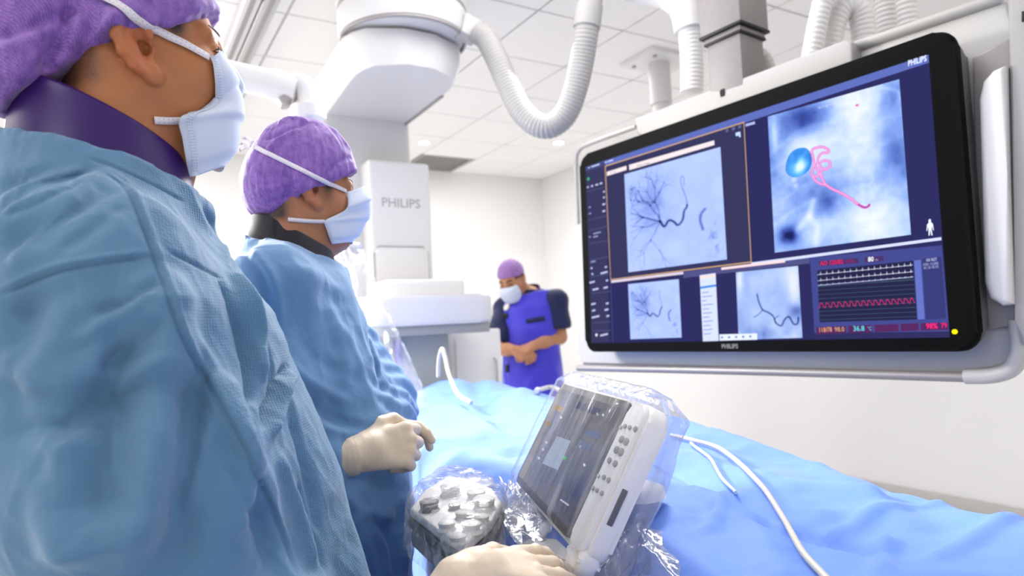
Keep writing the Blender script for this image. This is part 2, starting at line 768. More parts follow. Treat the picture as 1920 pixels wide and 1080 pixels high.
# ================================================================== big ceiling-hung monitor
MON_YAW, MON_TILT, MON_ROL = -1.4735, -.0365, .006
SH = .70
SW = SH*16/9
_rx = Vector((math.cos(MON_YAW), math.sin(MON_YAW), 0))
_n = Vector((math.sin(MON_YAW), -math.cos(MON_YAW), 0))
_up = Vector((0, 0, 1))*math.cos(MON_TILT)+_n*math.sin(MON_TILT)
_rt = (_rx*math.cos(MON_ROL)+_up*math.sin(MON_ROL)).normalized()
_aw = -_rt.cross(_up).normalized()
_up = _rt.cross(_aw).normalized()*1.0
if _up.z < 0:
    _up = -_up
_aw = _up.cross(_rt).normalized()
MON_C = Vector((1.672, 1.448, 1.5576))
MON_M = Matrix((_rt, _aw, _up)).transposed().to_4x4()
MON_M.translation = MON_C
MON_I = MON_M.inverted()
mon = thing('ceiling_monitor', 'large black-framed medical monitor showing blue x-ray images, hung from the ceiling', 'monitor')
mon.matrix_world = MON_M


def S(px, py, yo=0.0):
    """photograph position -> (x, z) on the monitor's own plane y = yo"""
    o = MON_I @ CAMP
    d = (MON_I.to_3x3() @ ray(px, py))
    t = (yo-o.y)/d.y
    p = o+d*t
    return (p.x, p.z)


# plane coordinates on the screen from the four screen corners
_src = [(1093, 313), (1752, 101), (1773, 632), (1117, 642)]
_dst = [(-SW/2, SH/2), (SW/2, SH/2), (SW/2, -SH/2), (-SW/2, -SH/2)]
_A, _b = [], []
for (x, y), (u, v) in zip(_src, _dst):
    _A += [[x, y, 1, 0, 0, 0, -u*x, -u*y], [0, 0, 0, x, y, 1, -v*x, -v*y]]
    _b += [u, v]
_h = np.append(np.linalg.solve(np.array(_A, float), np.array(_b, float)), 1).reshape(3, 3)


def Q(px, py):
    w = _h @ np.array([px, py, 1.0])
    return (float(w[0]/w[2]), float(w[1]/w[2]))


m_bez = plain('bezel_black', (.004, .004, .004), .7, spec=.06)
m_bez_side = plain('bezel_side_grey', (.15, .145, .14), .5)
m_frame = plain('carrier_white', (.52, .51, .495), .45)
m_bar = plain('carrier_grey', (.38, .37, .36), .5)

# housing: front bezel and the grey shell behind it
ox0, ox1, oz0, oz1 = -SW/2-.036, SW/2+.058, -SH/2-.034, SH/2+.052
prism('bezel', rrect(ox0, oz0, ox1, oz1, .045, 8), -.004, .03, m_bez, mon, bevel=.010)
prism('rear_shell', rrect(ox0+.008, oz0+.008, ox1-.004, oz1-.008, .05, 8), .0305, .085, m_bez_side, mon, bevel=.022)
led = [S(1790, 622, -.006)]
lathe('status_light', [(.0001, -.003), (.006, -.003), (.006, 0), (.0001, 0)], emitter('yellow_led', srgb(255, 235, 20), 1.0), mon, 16,
      (led[0][0], -.0042, led[0][1]), 'y')
a = S(1368, 653, -.005)
m_logo = plain('logo_grey', (.12, .12, .12), .4)
lg = text_mesh('lettering', 'PHILIPS', .019, m_logo, mon, .0002, 'CENTER', .0006)
lg.location = (a[0], -.0043, a[1])
lg.rotation_euler = (math.radians(90), 0, 0)

# ---------------- screen and its picture
scr = box('screen', (-SW/2, -.0046, -SH/2), (SW/2, -.0036, SH/2), emitter('screen_navy', srgb(44, 44, 92), 1), mon)
_lay = [0]


def spoly(name, pts, col, s=1.0, layer=1):
    m = emitter('screen_'+name, srgb(*col), s)
    q = [Q(*p) for p in pts]
    y = -.0047-.00012*layer
    return mesh(name, [(p[0], y, p[1]) for p in q], [tuple(range(len(q)))], m, scr, False)


def sline(name, lines, col, w, layer=2, s=1.0, closed=False):
    """ribbons w metres wide along lists of photograph points"""
    V, F = [], []
    y = -.0047-.00012*layer
    for ln in lines:
        q = [Vector(Q(*p)) for p in ln]
        n = len(q)
        b = len(V)
        for i in range(n):
            t = (q[min(i+1, n-1)]-q[max(i-1, 0)])
            if t.length < 1e-9:
                t = Vector((1, 0))
            t.normalize()
            o = Vector((-t.y, t.x))*w/2
            V += [(q[i].x+o.x, y, q[i].y+o.y), (q[i].x-o.x, y, q[i].y-o.y)]
        for i in range(n-1):
            F.append((b+2*i, b+2*i+1, b+2*i+3, b+2*i+2))
    o = mesh(name, V, F, emitter('screen_'+name, srgb(*col), s), scr, False)
    if len(lines) > 1:
        o['kind'] = 'stuff'
    return o


def stext(name, s, A, B, hpx, col, layer=3, bold=0.0):
    """lettering from A to B (photograph points of its base line), hpx tall"""
    a, b = Vector(Q(*A)), Vector(Q(*B))
    up = Vector(Q(A[0], A[1]-hpx))
    size = (up-a).length/.70
    o = text_mesh(name, s, size, emitter('screen_'+name, srgb(*col), 1), scr, 0, 'LEFT', bold)
    w = max(v.co.x for v in o.data.vertices)-min(v.co.x for v in o.data.vertices)
    k = (b-a).length/max(w, 1e-6)
    ang = math.atan2(b.y-a.y, b.x-a.x)
    o.location = (a.x, -.0047-.00012*layer, a.y)
    o.rotation_euler = (math.radians(90), 0, 0)
    o.rotation_euler = (Matrix.Rotation(-ang, 3, 'Y') @ Matrix.Rotation(math.radians(90), 3, 'X')).to_euler()
    o.scale = (k, 1, 1)
    return o


def simage(name, quad, n, m, fn, layer=2):
    """picture as a fine grid whose vertex colours come from fn(u, v)"""
    q = [np.array(Q(*p)) for p in quad]
    u, v = np.meshgrid(np.linspace(0, 1, n), np.linspace(0, 1, m))
    u, v = u.ravel(), v.ravel()
    xz = ((1-u)*(1-v))[:, None]*q[0]+(u*(1-v))[:, None]*q[1]+(u*v)[:, None]*q[2]+((1-u)*v)[:, None]*q[3]
    y = -.0047-.00012*layer
    V = np.stack([xz[:, 0], np.full(len(u), y), xz[:, 1]], 1)
    i, j = np.meshgrid(np.arange(n-1), np.arange(m-1))
    a = (j*n+i).ravel()
    F = np.stack([a, a+n, a+n+1, a+1], 1)
    mt = bpy.data.materials.get('screen_image')
    if mt is None:
        mt, nt, b = new_mat('screen_image')
        nt.nodes.remove(b)
        e = N(nt, 'ShaderNodeEmission')
        at = N(nt, 'ShaderNodeAttribute', attribute_name='picture')
        L(nt, at.outputs['Color'], e.inputs[0])
        L(nt, e.outputs[0], nt.nodes['Material Output'].inputs[0])
    o = mesh(name, V, F, mt, scr, False)
    rgb = np.clip(fn(u, v), 0, 255)/255.0
    lin = np.where(rgb <= .04045, rgb/12.92, ((rgb+.055)/1.055)**2.4)
    ca = o.data.color_attributes.new('picture', 'FLOAT_COLOR', 'POINT')
    ca.data.foreach_set('color', np.concatenate([lin, np.ones((len(u), 1))], 1).astype(np.float32).ravel())
    return o


def mixc(t, stops):
    t = np.clip(t, 0, 1)
    k = np.linspace(0, 1, len(stops))
    s = np.array(stops, float)
    return np.stack([np.interp(t, k, s[:, q]) for q in range(3)], 1)


def uvdist(u, v, pts, asp=1.0):
    P3 = np.stack([u*asp, v, 0*u], 1)
    return polydist(P3, [(p[0]*asp, p[1], 0) for p in pts])[0]


def smooth2(pts, n=40):
    return [(p.x, p.y) for p in catmull([(a_, b_, 0) for a_, b_ in pts], n)]


# random branching tree used in both angiograms
_tr = random.Random(3)
_tree = []


def _grow(x, y, a, ln, dep):
    pts = [(x, y)]
    for k in range(5):
        a += _tr.uniform(-.35, .35)
        x += math.cos(a)*ln/5
        y += math.sin(a)*ln/5
        pts.append((x, y))
    _tree.append((pts, dep))
    if dep < 4:
        for k in range(3 if dep < 2 else 2):
            _grow(x, y, a+_tr.uniform(-.9, .9), ln*.72, dep+1)


for a_ in (-2.6, -2.1, -1.75, 2.6, 2.1, 3.05):
    _grow(.38, .55, a_, .20, 0)
MAIN_V = smooth2([(.38, .55), (.42, .61), (.47, .56), (.52, .58), (.56, .62), (.61, .58), (.63, .50), (.66, .46), (.655, .38), (.63, .30), (.61, .22), (.62, .17), (.645, .19), (.64, .26)], 60)
SIDE_V = smooth2([(.83, .52), (.79, .56), (.78, .62), (.80, .70)], 20)


def angio(u, v):
    p = np.stack([u*6, v*6, 0*u], 1)
    base = .88+.05*fbm(p, 3)
    blush = np.exp(-(((u-.27)/.22)**2+((v-.42)/.34)**2))
    base = base-.26*blush-.05*blush*fbm(p*4, 2)
    base -= .10*np.clip(ridged(p*2.5+3, 2)-.8, 0, 1)*np.exp(-((v-.85)/.15)**2-((u-.4)/.2)**2)
    rg = np.exp(-((u-.9)/.10)**2-((v-.82)/.16)**2)
    base -= .30*np.clip(fbm(p*4+9, 2), 0, 1)*rg
    for pts, dep in _tree:
        if min(p_[0] for p_ in pts) < .03:
            continue
        d = uvdist(u, v, pts, .8)
        base = base-(.22, .17, .13, .10, .08)[dep]*np.exp(-(d/(.0065-.0008*dep))**2)
    for pts, w, s in ((MAIN_V[:34], .0085, .75), (MAIN_V[33:], .0045, .35), (SIDE_V, .011, .45)):
        base = base-s*np.exp(-(uvdist(u, v, pts, .8)/w)**2)
    base -= .08*np.exp(-(uvdist(u, v, [(.655, .4), (.66, 1.0)], .8)/.003)**2)
    return mixc(base, [(22, 24, 60), (60, 70, 135), (110, 130, 205), (160, 182, 245), (186, 205, 255)])


def chest(u, v):
    p = np.stack([u*3, v*3, 0*u+2], 1)
    b = .52+.16*fbm(p, 4)
    b += .36*np.exp(-((u-.72+.05*np.sin(v*5))/.16)**2)                       # spine
    b -= .42*np.exp(-((u-.34)/.2)**2-((v-.10)/.10)**2)                        # dark corner at the top
    b -= .25*np.exp(-((u-.95)/.12)**2-((v-.08)/.12)**2)
    b += .22*np.exp(-((u-.30)/.28)**2-((v-.32)/.16)**2)
    b += .30*np.exp(-((u-.05)/.03)**2-((v-.14)/.12)**2)
    b += .26*np.exp(-((u-.55)/.4)**2-((v-.86)/.13)**2)
    b -= .52*np.exp(-((u-.12)/.10)**2-((v-.88)/.07)**2)*(1+.4*fbm(p*4, 2))
    b -= .20*np.exp(-((u-.95)/.09)**2-((v-.47)/.15)**2)
    b -= .22*np.exp(-((u-.45)/.07)**2-((v-.72)/.09)**2)
    b += .22*np.exp(-(uvdist(u, v, [(.2, .86), (.3, .78), (.34, .68)])/.025)**2)+.2*np.exp(-(uvdist(u, v, [(.3, .78), (.36, .86), (.34, .97)])/.025)**2)
    for (a1, a2) in ((.53, .50), (.58, .55)):
        b += .2*np.exp(-(((u-.2*(a1+.45)+.0)/.022)**2+((v-a2)/.02)**2))
    b += .09*ridged(p*2.2, 3)*np.exp(-((u-.72)/.2)**2)+.035*fbm(p*7, 3)
    for k in range(7):
        b -= .07*np.exp(-((u-.72+.05*np.sin(v*5))/.09)**2-((v-.10-.13*k)/.016)**2)
    b += .10*np.exp(-(uvdist(u, v, smooth2([(.88, .02), (.98, .07), (1.0, .13)], 8))/.012)**2)
    for k in range(5):
        ln = [(0.0, .28+.13*k), (.3, .16+.13*k), (.58, .17+.12*k)]
        b += .05*np.exp(-(uvdist(u, v, smooth2(ln, 12))/.018)**2)
    b += .1*np.exp(-(uvdist(u, v, smooth2([(.78, .8), (.75, .9), (.76, 1)], 8))/.004)**2)
    return mixc(b*.80, [(30, 34, 92), (62, 84, 165), (120, 152, 225), (182, 205, 248), (218, 228, 248), (238, 240, 246)])


def native(u, v):
    p = np.stack([u*3, v*3, 0*u+5], 1)
    b = .62+.12*fbm(p, 3)
    b += .35*np.exp(-((u-.06)/.05)**2-((v-.1)/.2)**2)+.4*np.exp(-((u-.92)/.10)**2-((v-.25)/.3)**2)
    b += .1*np.exp(-((u-.5)/.3)**2-((v-.2)/.25)**2)
    b -= .25*np.exp(-((u-.92)/.12)**2-((v-.62)/.09)**2)
    b += .16*fbm(p*3, 2)*np.clip(v-.7, 0, 1)*3
    for pts, w, s in ((smooth2([(.34, .35), (.37, .48), (.42, .58), (.5, .62), (.58, .68), (.62, .78), (.70, .82), (.75, .74), (.82, .70), (.88, .80), (.94, .80), (.96, .72)], 50), .011, .55),
                      (smooth2([(.42, .58), (.34, .65), (.27, .68)], 10), .008, .4), (smooth2([(.62, .78), (.60, .72), (.66, .68)], 10), .008, .4)):
        b -= s*np.exp(-(uvdist(u, v, pts)/w)**2)
    return mixc(b, [(25, 28, 66), (68, 84, 150), (125, 150, 215), (170, 192, 240), (215, 222, 240)])


spoly('sidebar', [(1093, 313), (1131, 302), (1150, 640), (1117, 642)], (56, 56, 92), 1, 1)
spoly('title_strip', [(1093, 313), (1752, 101), (1752.6, 117), (1396, 231), (1131, 312), (1093.6, 321)], (92, 107, 182), 1, 1)
spoly('active_pane', [(1131, 312), (1397, 229), (1412, 495), (1149, 526)], (54, 54, 90), 1, 2)
sline('active_frame', [[(1131, 312), (1397, 229.5), (1412, 495), (1149, 526.5), (1131, 312)]], (205, 165, 120), .0042, 4)
spoly('search_field', [(1134.5, 323), (1172, 311.5), (1172.6, 319.5), (1135, 331)], (235, 222, 226), 1, 3)
spoly('address_field', [(1177, 310), (1340, 264), (1340.6, 273), (1178, 320)], (235, 222, 226), 1, 3)
stext('field_text', 'A2  Text', (1141, 327), (1153, 324), 3, (120, 110, 130), 4)
stext('field_text', 'Patient Images', (1192, 314), (1217, 307), 3.4, (110, 105, 130), 4)
simage('angiogram', [(1168.5, 328), (1352, 277), (1366.7, 490), (1182, 513)], 150, 170, angio, 3)
simage('xray_image', [(1442.7, 219), (1695, 149), (1708.6, 446), (1456, 478)], 150, 170, chest, 3)
simage('angiogram', [(1182, 535), (1277, 526), (1284.4, 632), (1189.6, 635)], 100, 110, angio, 3)
simage('native_xray', [(1383.6, 514), (1499, 502.5), (1506.4, 632.6), (1389.5, 636)], 110, 120, native, 3)
# small toolbar in the corner of the active pane
sline('pane_icons', [[(1362, 246), (1367, 244.5)], [(1374, 242.5), (1380, 240.5)], [(1386, 238.8), (1392, 237)]], (96, 98, 140), .010, 5)
spoly('selection_mark', [(1381, 250), (1390, 247.5), (1391, 258), (1388, 259), (1387.5, 255), (1381.5, 256.5)], (190, 215, 255), 1, 5)
spoly('pane_caption', [(1400, 233), (1418, 228), (1418.3, 233), (1400.3, 238)], (170, 180, 225), 1, 4)
stext('lettering', 'PHILIPS', (1712.5, 123.5), (1748, 113.2), 11, (225, 232, 255), 4, .0006)
stext('notice_text', 'No X-ray modality connected', (1539.5, 205.5), (1597, 189), 5, (205, 212, 240), 6)
# coloured lesion and the pink vessel tree
th = np.linspace(0, 2*np.pi, 40)


def blob(u, v):
    d = np.hypot((u-.5)/.5, (v-.5)/.5)
    h = np.exp(-((u-.56)/.20)**2-((v-.66)/.22)**2)
    return mixc(np.clip(.25+.75*h-.18*np.clip(d-.6, 0, 1)+.10*vnoise(np.stack([u*5, v*5, 0*u], 1)), 0, 1),
                [(30, 95, 190), (66, 145, 228), (110, 190, 240), (190, 228, 240), (228, 240, 225)])


_V, _F = [], []
cx, cy = 1501.5, 308.5
ring = [(cx+math.cos(a_)*(25+1.2*math.sin(3*a_)), cy+math.sin(a_)*(29+1.5*math.cos(2*a_))+(cx-1500)*0-.27*math.cos(a_)*25) for a_ in th[:-1]]
rr = 9
for k in range(rr+1):
    for p_ in ring:
        t = max(k, .02)/rr
        q_ = Q(cx+(p_[0]-cx)*t, cy+(p_[1]-cy)*t)
        _V.append((q_[0], -.0047-.00012*5, q_[1]))
for k in range(rr):
    for i in range(39):
        _F.append((k*39+i, k*39+(i+1) % 39, (k+1)*39+(i+1) % 39, (k+1)*39+i))
lesion = mesh('lesion', _V, _F, bpy.data.materials['screen_image'], scr, False)
uu = np.array([(.5+.5*math.cos(th[i])*k/rr) for k in range(rr+1) for i in range(39)])
vv = np.array([(.5+.5*math.sin(th[i])*k/rr) for k in range(rr+1) for i in range(39)])
rgb = blob(uu, vv)/255
lin = np.where(rgb <= .04045, rgb/12.92, ((rgb+.055)/1.055)**2.4)
ca = lesion.data.color_attributes.new('picture', 'FLOAT_COLOR', 'POINT')
ca.data.foreach_set('color', np.concatenate([lin, np.ones((len(uu), 1))], 1).astype(np.float32).ravel())
pk = [smooth2(x, 30) for x in (
    [(1526, 291), (1529, 283), (1545, 279), (1557, 284), (1558, 290), (1546, 291), (1539, 299), (1537, 313)],
    [(1540, 313), (1547, 306), (1559, 307), (1561, 316), (1553, 322), (1544, 320), (1541, 313)],
    [(1525, 286), (1529, 299), (1530, 317), (1526, 330), (1532, 342), (1541, 349), (1553, 352)],
    [(1545, 320), (1544, 333), (1549, 347), (1561, 358), (1580, 367), (1597, 377), (1612, 389), (1624, 395), (1632, 392), (1633, 388)],
    [(1530, 310), (1538, 325), (1545, 338)], [(1529, 335), (1536, 336), (1540, 330)])]
sline('vessel_tree', pk, (216, 120, 196), .0078, 6)
sline('vessel_highlight', pk, (236, 170, 222), .0030, 7)
sline('vessel_end', [smooth2([(1612, 389), (1624, 395), (1632, 392), (1633, 388)], 14)], (150, 70, 150), .003, 8)
spoly('red_mark', [(1610, 199), (1613, 196.5), (1618, 197.5), (1616, 201), (1611, 201.5)], (226, 110, 170), 1, 5)
# body icon
ic = [(1744, 417), (1746.5, 419), (1746, 423), (1749.5, 426), (1751, 438), (1749.8, 438.3), (1747.3, 430), (1747, 436), (1748.3, 447.5),
      (1746, 447.6), (1744.3, 437), (1743, 448), (1741, 448.2), (1741.2, 436), (1740.7, 431), (1738.6, 439.5), (1737.4, 439.3), (1738.6, 428), (1742, 424), (1741.6, 419.5)]
spoly('body_icon', ic[::-1], (232, 236, 250), 1, 4)
# strips between the panes
spoly('lower_strip', [(1412, 496), (1764, 451), (1764.3, 456.5), (1412.4, 501)], (205, 214, 245), 1, 4)
spoly('lower_strip', [(1150, 528), (1285, 512), (1285.3, 517), (1150.3, 532.5)], (214, 204, 220), 1, 4)
spoly('lower_strip', [(1356, 505), (1475, 491), (1475.3, 496), (1356.4, 509.5)], (240, 212, 216), 1, 5)
spoly('tool_strip', [(1285, 512), (1520, 485), (1520.4, 498), (1285.5, 524)], (78, 80, 130), 1, 3)
# menu panel
spoly('menu_panel', [(1316, 519), (1345.7, 515), (1353, 638), (1324, 639)], (206, 216, 246), 1, 5)
spoly('menu_bar', [(1317.6, 540), (1347.2, 535.8), (1347.5, 539.6), (1317.9, 544)], (58, 130, 220), 1, 6)
spoly('menu_bar', [(1316.1, 521), (1345.8, 517), (1346.1, 522), (1316.5, 526)], (240, 214, 205), 1, 6)
rows = []
for k in range(11):
    y = 551+k*7.5
    x = 1320.0+(y-540)*.062
    w = _tr.uniform(8, 22)
    rows.append([(x, y), (x+w, y-w*.09)])
sline('menu_rows', rows, (120, 140, 205), .0028, 6)
spoly('tool_strip', [(1354, 626.5), (1423.6, 624.5), (1424, 635.8), (1354.6, 637.8)], (222, 229, 248), 1, 5)
sline('tool_marks', [[(1357+k*13, 632-k*.4), (1361+k*13, 631.8-k*.4)] for k in range(5)], (96, 130, 190), .006, 6)
# patient data window
spoly('data_window', [(1521, 487), (1764.6, 466), (1772.6, 632), (1529, 636)], (66, 72, 138), 1, 3)
spoly('data_window', [(1528, 624), (1772.2, 621.5), (1772.6, 632), (1529, 636)], (46, 46, 92), 1, 4)
spoly('trace_field', [(1534.5, 511), (1711.5, 494), (1715, 600), (1538, 605)], (38, 38, 72), 1, 4)
spoly('side_column', [(1713, 493.8), (1725, 492.6), (1729, 599.4), (1716.6, 600)], (98, 112, 190), 1, 4)
spoly('notes_field', [(1727.5, 491), (1763, 487), (1767.6, 598), (1731, 600)], (54, 58, 116), 1, 4)


def lerp2(a_, b_, t):
    return (a_[0]+(b_[0]-a_[0])*t, a_[1]+(b_[1]-a_[1])*t)


gl = [[lerp2((1535.6, 541), (1712.2, 527), 0), lerp2((1535.6, 541), (1712.2, 527), 1)]]
for k in range(9):
    gl.append([(1535.4+k*.27, 540+k*7.6), (1712.4+k*.26, 529+k*8.2)])
sline('grid_lines', gl, (58, 78, 100), .0016, 5)


def ecg(a_, b_, amp):
    pts = []
    for k in range(16):
        for t, h in ((0, 0), (.25, 0), (.33, .14), (.42, 0), (.48, -.12), (.53, 1), (.57, -.22), (.62, 0), (.75, .2), (.86, 0)):
            x_, y_ = lerp2(a_, b_, (k+t)/16)
            pts.append((x_, y_-h*amp))
    return pts


sline('heart_trace', [ecg((1534.8, 519), (1711.4, 502), 5.2)], (220, 226, 250), .0011, 6)
sline('heart_trace', [ecg((1535.1, 530), (1711.8, 514), 5.0)], (220, 226, 250), .0011, 6)
sline('heart_trace', [ecg((1535.6, 538.5), (1712.1, 523.5), 2.5)], (205, 212, 245), .0013, 6)
pw = []
for k in range(16):
    for t, h in ((0, -1), (.18, .9), (.34, 1), (.52, .25), (.6, .35), (.8, -.7)):
        x_, y_ = lerp2((1537.5, 575), (1713.8, 566), (k+t)/16)
        pw.append((x_, y_-h*5.2))
sline('pressure_trace', [pw], (205, 50, 120), .0016, 6)
spoly('value_field', [(1538, 494), (1611, 488.5), (1611.4, 498), (1538.5, 503)], (74, 50, 104), 1, 5)
stext('value_text', 'AO 120/82', (1540, 502), (1583, 498.6), 7.5, (215, 40, 90), 6, .0004)
stext('value_text', '(95)', (1587, 498), (1603, 496.8), 6.5, (150, 40, 90), 6)
spoly('value_field', [(1622, 487.5), (1657, 484.8), (1657.4, 494), (1622.4, 496.8)], (74, 50, 104), 1, 5)
stext('value_text', '80', (1628.5, 495.3), (1639, 494.5), 8.4, (236, 238, 248), 6, .0004)
stext('value_text', '1/m', (1641.5, 494), (1646, 493.6), 4, (190, 190, 215), 6)
bxs = [(1532, 613.8, 1586, 611.6), (1590, 611.4, 1633, 609.7), (1637.6, 609.5, 1681, 608), (1684.7, 607.8, 1717.4, 606.8), (1721, 606.6, 1770.6, 605.4)]
for q_ in bxs:
    spoly('value_field', [(q_[0], q_[1]), (q_[2], q_[3]), (q_[2]+.4, q_[3]+13), (q_[0]+.5, q_[1]+13)], (84, 40, 92), 1, 5)
stext('value_text', '118/78', (1536, 622.5), (1559, 621.7), 8, (216, 150, 110), 6, .0003)
stext('value_text', '98.0', (1565, 621.5), (1583, 620.9), 8, (190, 150, 110), 6, .0003)
stext('value_text', '36.8', (1599, 620.6), (1619, 620), 9, (90, 205, 222), 6, .0003)
stext('value_text', '°C', (1625, 619.8), (1632, 619.6), 7, (90, 205, 222), 6)
stext('value_text', '98%', (1731, 616.4), (1752, 615.9), 9.4, (240, 45, 120), 6, .0005)
stext('value_text', '79', (1758, 614.8), (1769, 614.5), 8.4, (225, 45, 120), 6, .0004)
stext('notes_text', 'AIR REST', (1735, 496), (1755, 494), 5.5, (196, 204, 236), 6)
stext('notes_text', 'DOSI : 12 LEAD', (1729.5, 503.6), (1757, 500.8), 4.6, (180, 188, 226), 6)
stext('notes_text', 'AO 120 / 82 (97)', (1730, 509.6), (1757.5, 506.8), 4.6, (180, 188, 226), 6)
# sidebar marks
marks, labels_ = [], []
for px, py, w in ((1099, 352, 3), (1107, 350, 4), (1116, 347.5, 5), (1124, 345, 5), (1130.5, 361, 3), (1130.8, 372, 3), (1131, 385, 5), (1131.5, 398, 5),
                  (1112, 505, 3), (1139, 503, 4), (1114, 516, 3), (1136, 513.5, 13), (1114, 531, 10), (1142, 528, 4), (1121, 544, 11), (1140, 541, 8),
                  (1118, 571, 8), (1144, 570, 5), (1119, 583, 6), (1143, 581.5, 7), (1123, 594.5, 14), (1146, 593, 5), (1140, 627, 14)):
    marks.append([(px-w/2, py+w*.12), (px+w/2, py-w*.12)])
sline('sidebar_marks', marks, (190, 196, 230), .0065, 3)
sline('sidebar_marks', [[(1105, 447), (1108, 446.5)], [(1113, 441), (1127, 437.5)], [(1113, 447), (1122, 445)], [(1102, 391), (1106, 390)], [(1103, 403), (1107, 402)], [(1110, 494), (1119, 492)]], (150, 156, 200), .005, 3)
sline('sidebar_rules', [[(1097, 361), (1132, 352)], [(1102, 415), (1137, 407)], [(1104, 435), (1140, 427)], [(1106, 460), (1142, 453)], [(1109, 490), (1145, 484)], [(1112, 521), (1147, 516)], [(1114, 552), (1149, 548)], [(1117, 606), (1151, 603)], [(1118, 620), (1152, 619)], [(1149, 527), (1157, 641)]], (92, 94, 140), .0016, 2)
spoly('sidebar_button', [(1096.5, 337), (1099, 333), (1102, 335), (1099.6, 340)], (60, 190, 100), 1, 3)
spoly('sidebar_button', [(1123.5, 627.5), (1125.7, 624), (1128.2, 627), (1126, 630.6)], (235, 238, 250), 1, 3)
sline('title_marks', [[(1098, 315), (1101, 314)], [(1104, 313), (1120, 308)], [(1130, 305), (1134, 303.6)], [(1136, 303), (1146, 300)]], (200, 208, 245), .005, 3)

# ---------------- carrier frame behind the screen
def Sq(pts, yo):
    return [S(p[0], p[1], yo) for p in pts]


# top bar with the black eye
prism('top_bar', Sq([(1190, 222), (1584, 74), (1597, 78), (1600, 130), (1215, 262), (1194, 250)], .05), .05, .17, m_bar, mon, bevel=.008)
a = S(1355, 174, .05)
lathe('sensor_eye', [(.0001, -.004), (.009, -.004), (.009, .001), (.0001, .001)], m_black, mon, 16, (a[0], .05, a[1]), 'y')
prism('sensor_housing', [(a[0]-.008, a[1]-.012), (a[0]+.008, a[1]-.012), (a[0]+.008, a[1]+.012), (a[0]-.008, a[1]+.012)], .046, .0505, m_black, mon, bevel=.003)
# back plate, seen below, above and beside the housing
bp = Sq([(1090, 296), (1870, -6), (1893, 6), (1898, 60), (1912, 630), (1910, 668), (1880, 690), (1800, 697), (1092, 684), (1082, 660)], .10)
prism('back_plate', bp, .10, .125, m_frame, mon, bevel=.010)
# slim rails round the plate
tube('top_rail', [(p[0], .10, p[1]) for p in Sq([(1590, 92), (1700, 56), (1878, -4)], .10)], .016, m_bar, mon, 12, 14)
tube('side_rail', [(p[0], .10, p[1]) for p in Sq([(1192, 238), (1110, 268), (1086, 282), (1080, 310), (1084, 420)], .10)], .009, m_bar, mon, 10, 24)
tube('bottom_rail', [(p[0], .085, p[1]) for p in Sq([(1084, 690), (1400, 696), (1812, 707)], .085)], .013, m_midgrey, mon, 12, 14)
tube('rail_end', [(p[0], .085, p[1]) for p in Sq([(1810, 706), (1862, 704), (1898, 690), (1912, 655), (1908, 600)], .085)], .019, m_frame, mon, 14, 24)
# grey channel, white grip and outer post at the right
prism('channel', Sq([(1822, 108), (1895, 70), (1906, 610), (1836, 622)], .085), .085, .105, m_midgrey, mon, bevel=.006)
grip = Sq([(1842, 190), (1850, 156), (1868, 136), (1892, 126), (1897, 330), (1906, 570), (1886, 573), (1862, 560), (1852, 530)], .06)
prism('grip', grip, .03, .10, m_white, mon, bevel=.016, seg=4)
prism('outer_post', Sq([(1889, -30), (1960, -60), (1975, 640), (1916, 648), (1906, 600)], .06), .05, .11, m_bar, mon, bevel=.012)
prism('post_clip', Sq([(1916, 22), (1934, 18), (1935, 36), (1916, 41)], .048), .044, .052, m_black, mon, bevel=.002)
# telescopic ceiling column: two square tubes with dark collars
cl = MON_M.to_3x3()
foot = MON_I @ P(1381, 128, 2.25)
top_w = P(1366, -10, 2.25)
colx = thing('ceiling_column', 'square grey telescopic column holding the big monitor from the ceiling', 'column', (0, 0, 0))
fw = P(1381, 128, 2.22)
base_z = fw.z-.06
rot = math.radians(38)-TH*0


def sq(name, half, z0, z1, mat, parent, bev=.006):
    o = box(name, (-half, -half, z0), (half, half, z1), mat, parent, bevel=bev)
    return o


colx.location = (fw.x, fw.y, 0)
colx.rotation_euler = (0, 0, math.radians(-31.1+36))
m_col = plain('brushed_grey', (.22, .20, .195), .5, metal=.1, mott=(60, .04))
sq('inner_tube', .064, base_z-.03, base_z+.40, m_col, colx)
za = P(1379, 76, 2.22).z
sq('lower_collar', .072, za-.010, za-.001, m_black, colx, .003)
sq('collar_band', .070, za-.001, za+.014, m_col, colx, .003)
sq('upper_collar', .082, za+.014, za+.024, m_black, colx, .003)
sq('outer_tube', .079, za+.024, WH-.04, m_col, colx)
sq('ceiling_plate', .16, WH-.042, WH-.014, m_white, colx)
# ================================================================== ceiling-hung x-ray gantry
def ribbed(pts, r, n, amp, per, mat, name, parent, sides=18):
    """corrugated hose: radius swells with the distance along the path"""
    c = catmull(pts, n)
    s, rs = 0, []
    for i, p in enumerate(c):
        if i:
            s += (p-c[i-1]).length
        rs.append(r+amp*math.sin(2*math.pi*s/per))
    V, F = tube_data(c, rs, sides)
    return mesh(name, V, F, mat, parent)


dc = P(757, 82, 3.0)
g = thing('x_ray_gantry', 'large white ceiling-hung x-ray arm with round drum and lettered pillar behind the two gowned men', 'x-ray machine', (dc.x, dc.y, 0))


def gl_(v):
    return (v[0]-dc.x, v[1]-dc.y, v[2])


zb = dc.z
lathe('drum', [(.01, 0), (.262, 0), (.283, .010), (.290, .03), (.290, .12), (.262, .125), (.262, .135), (.290, .14), (.30, .20), (.30, WH-zb-.015), (.01, WH-zb-.015)], m_white2, g, 56, (0, 0, zb))
ps = [(math.cos(a_)*.278, math.sin(a_)*.278, zb+.0) for a_ in np.linspace(math.pi*.97, math.pi*2.03, 40)]
tube('rim_seal', ps, .008, m_midgrey, g, 8)
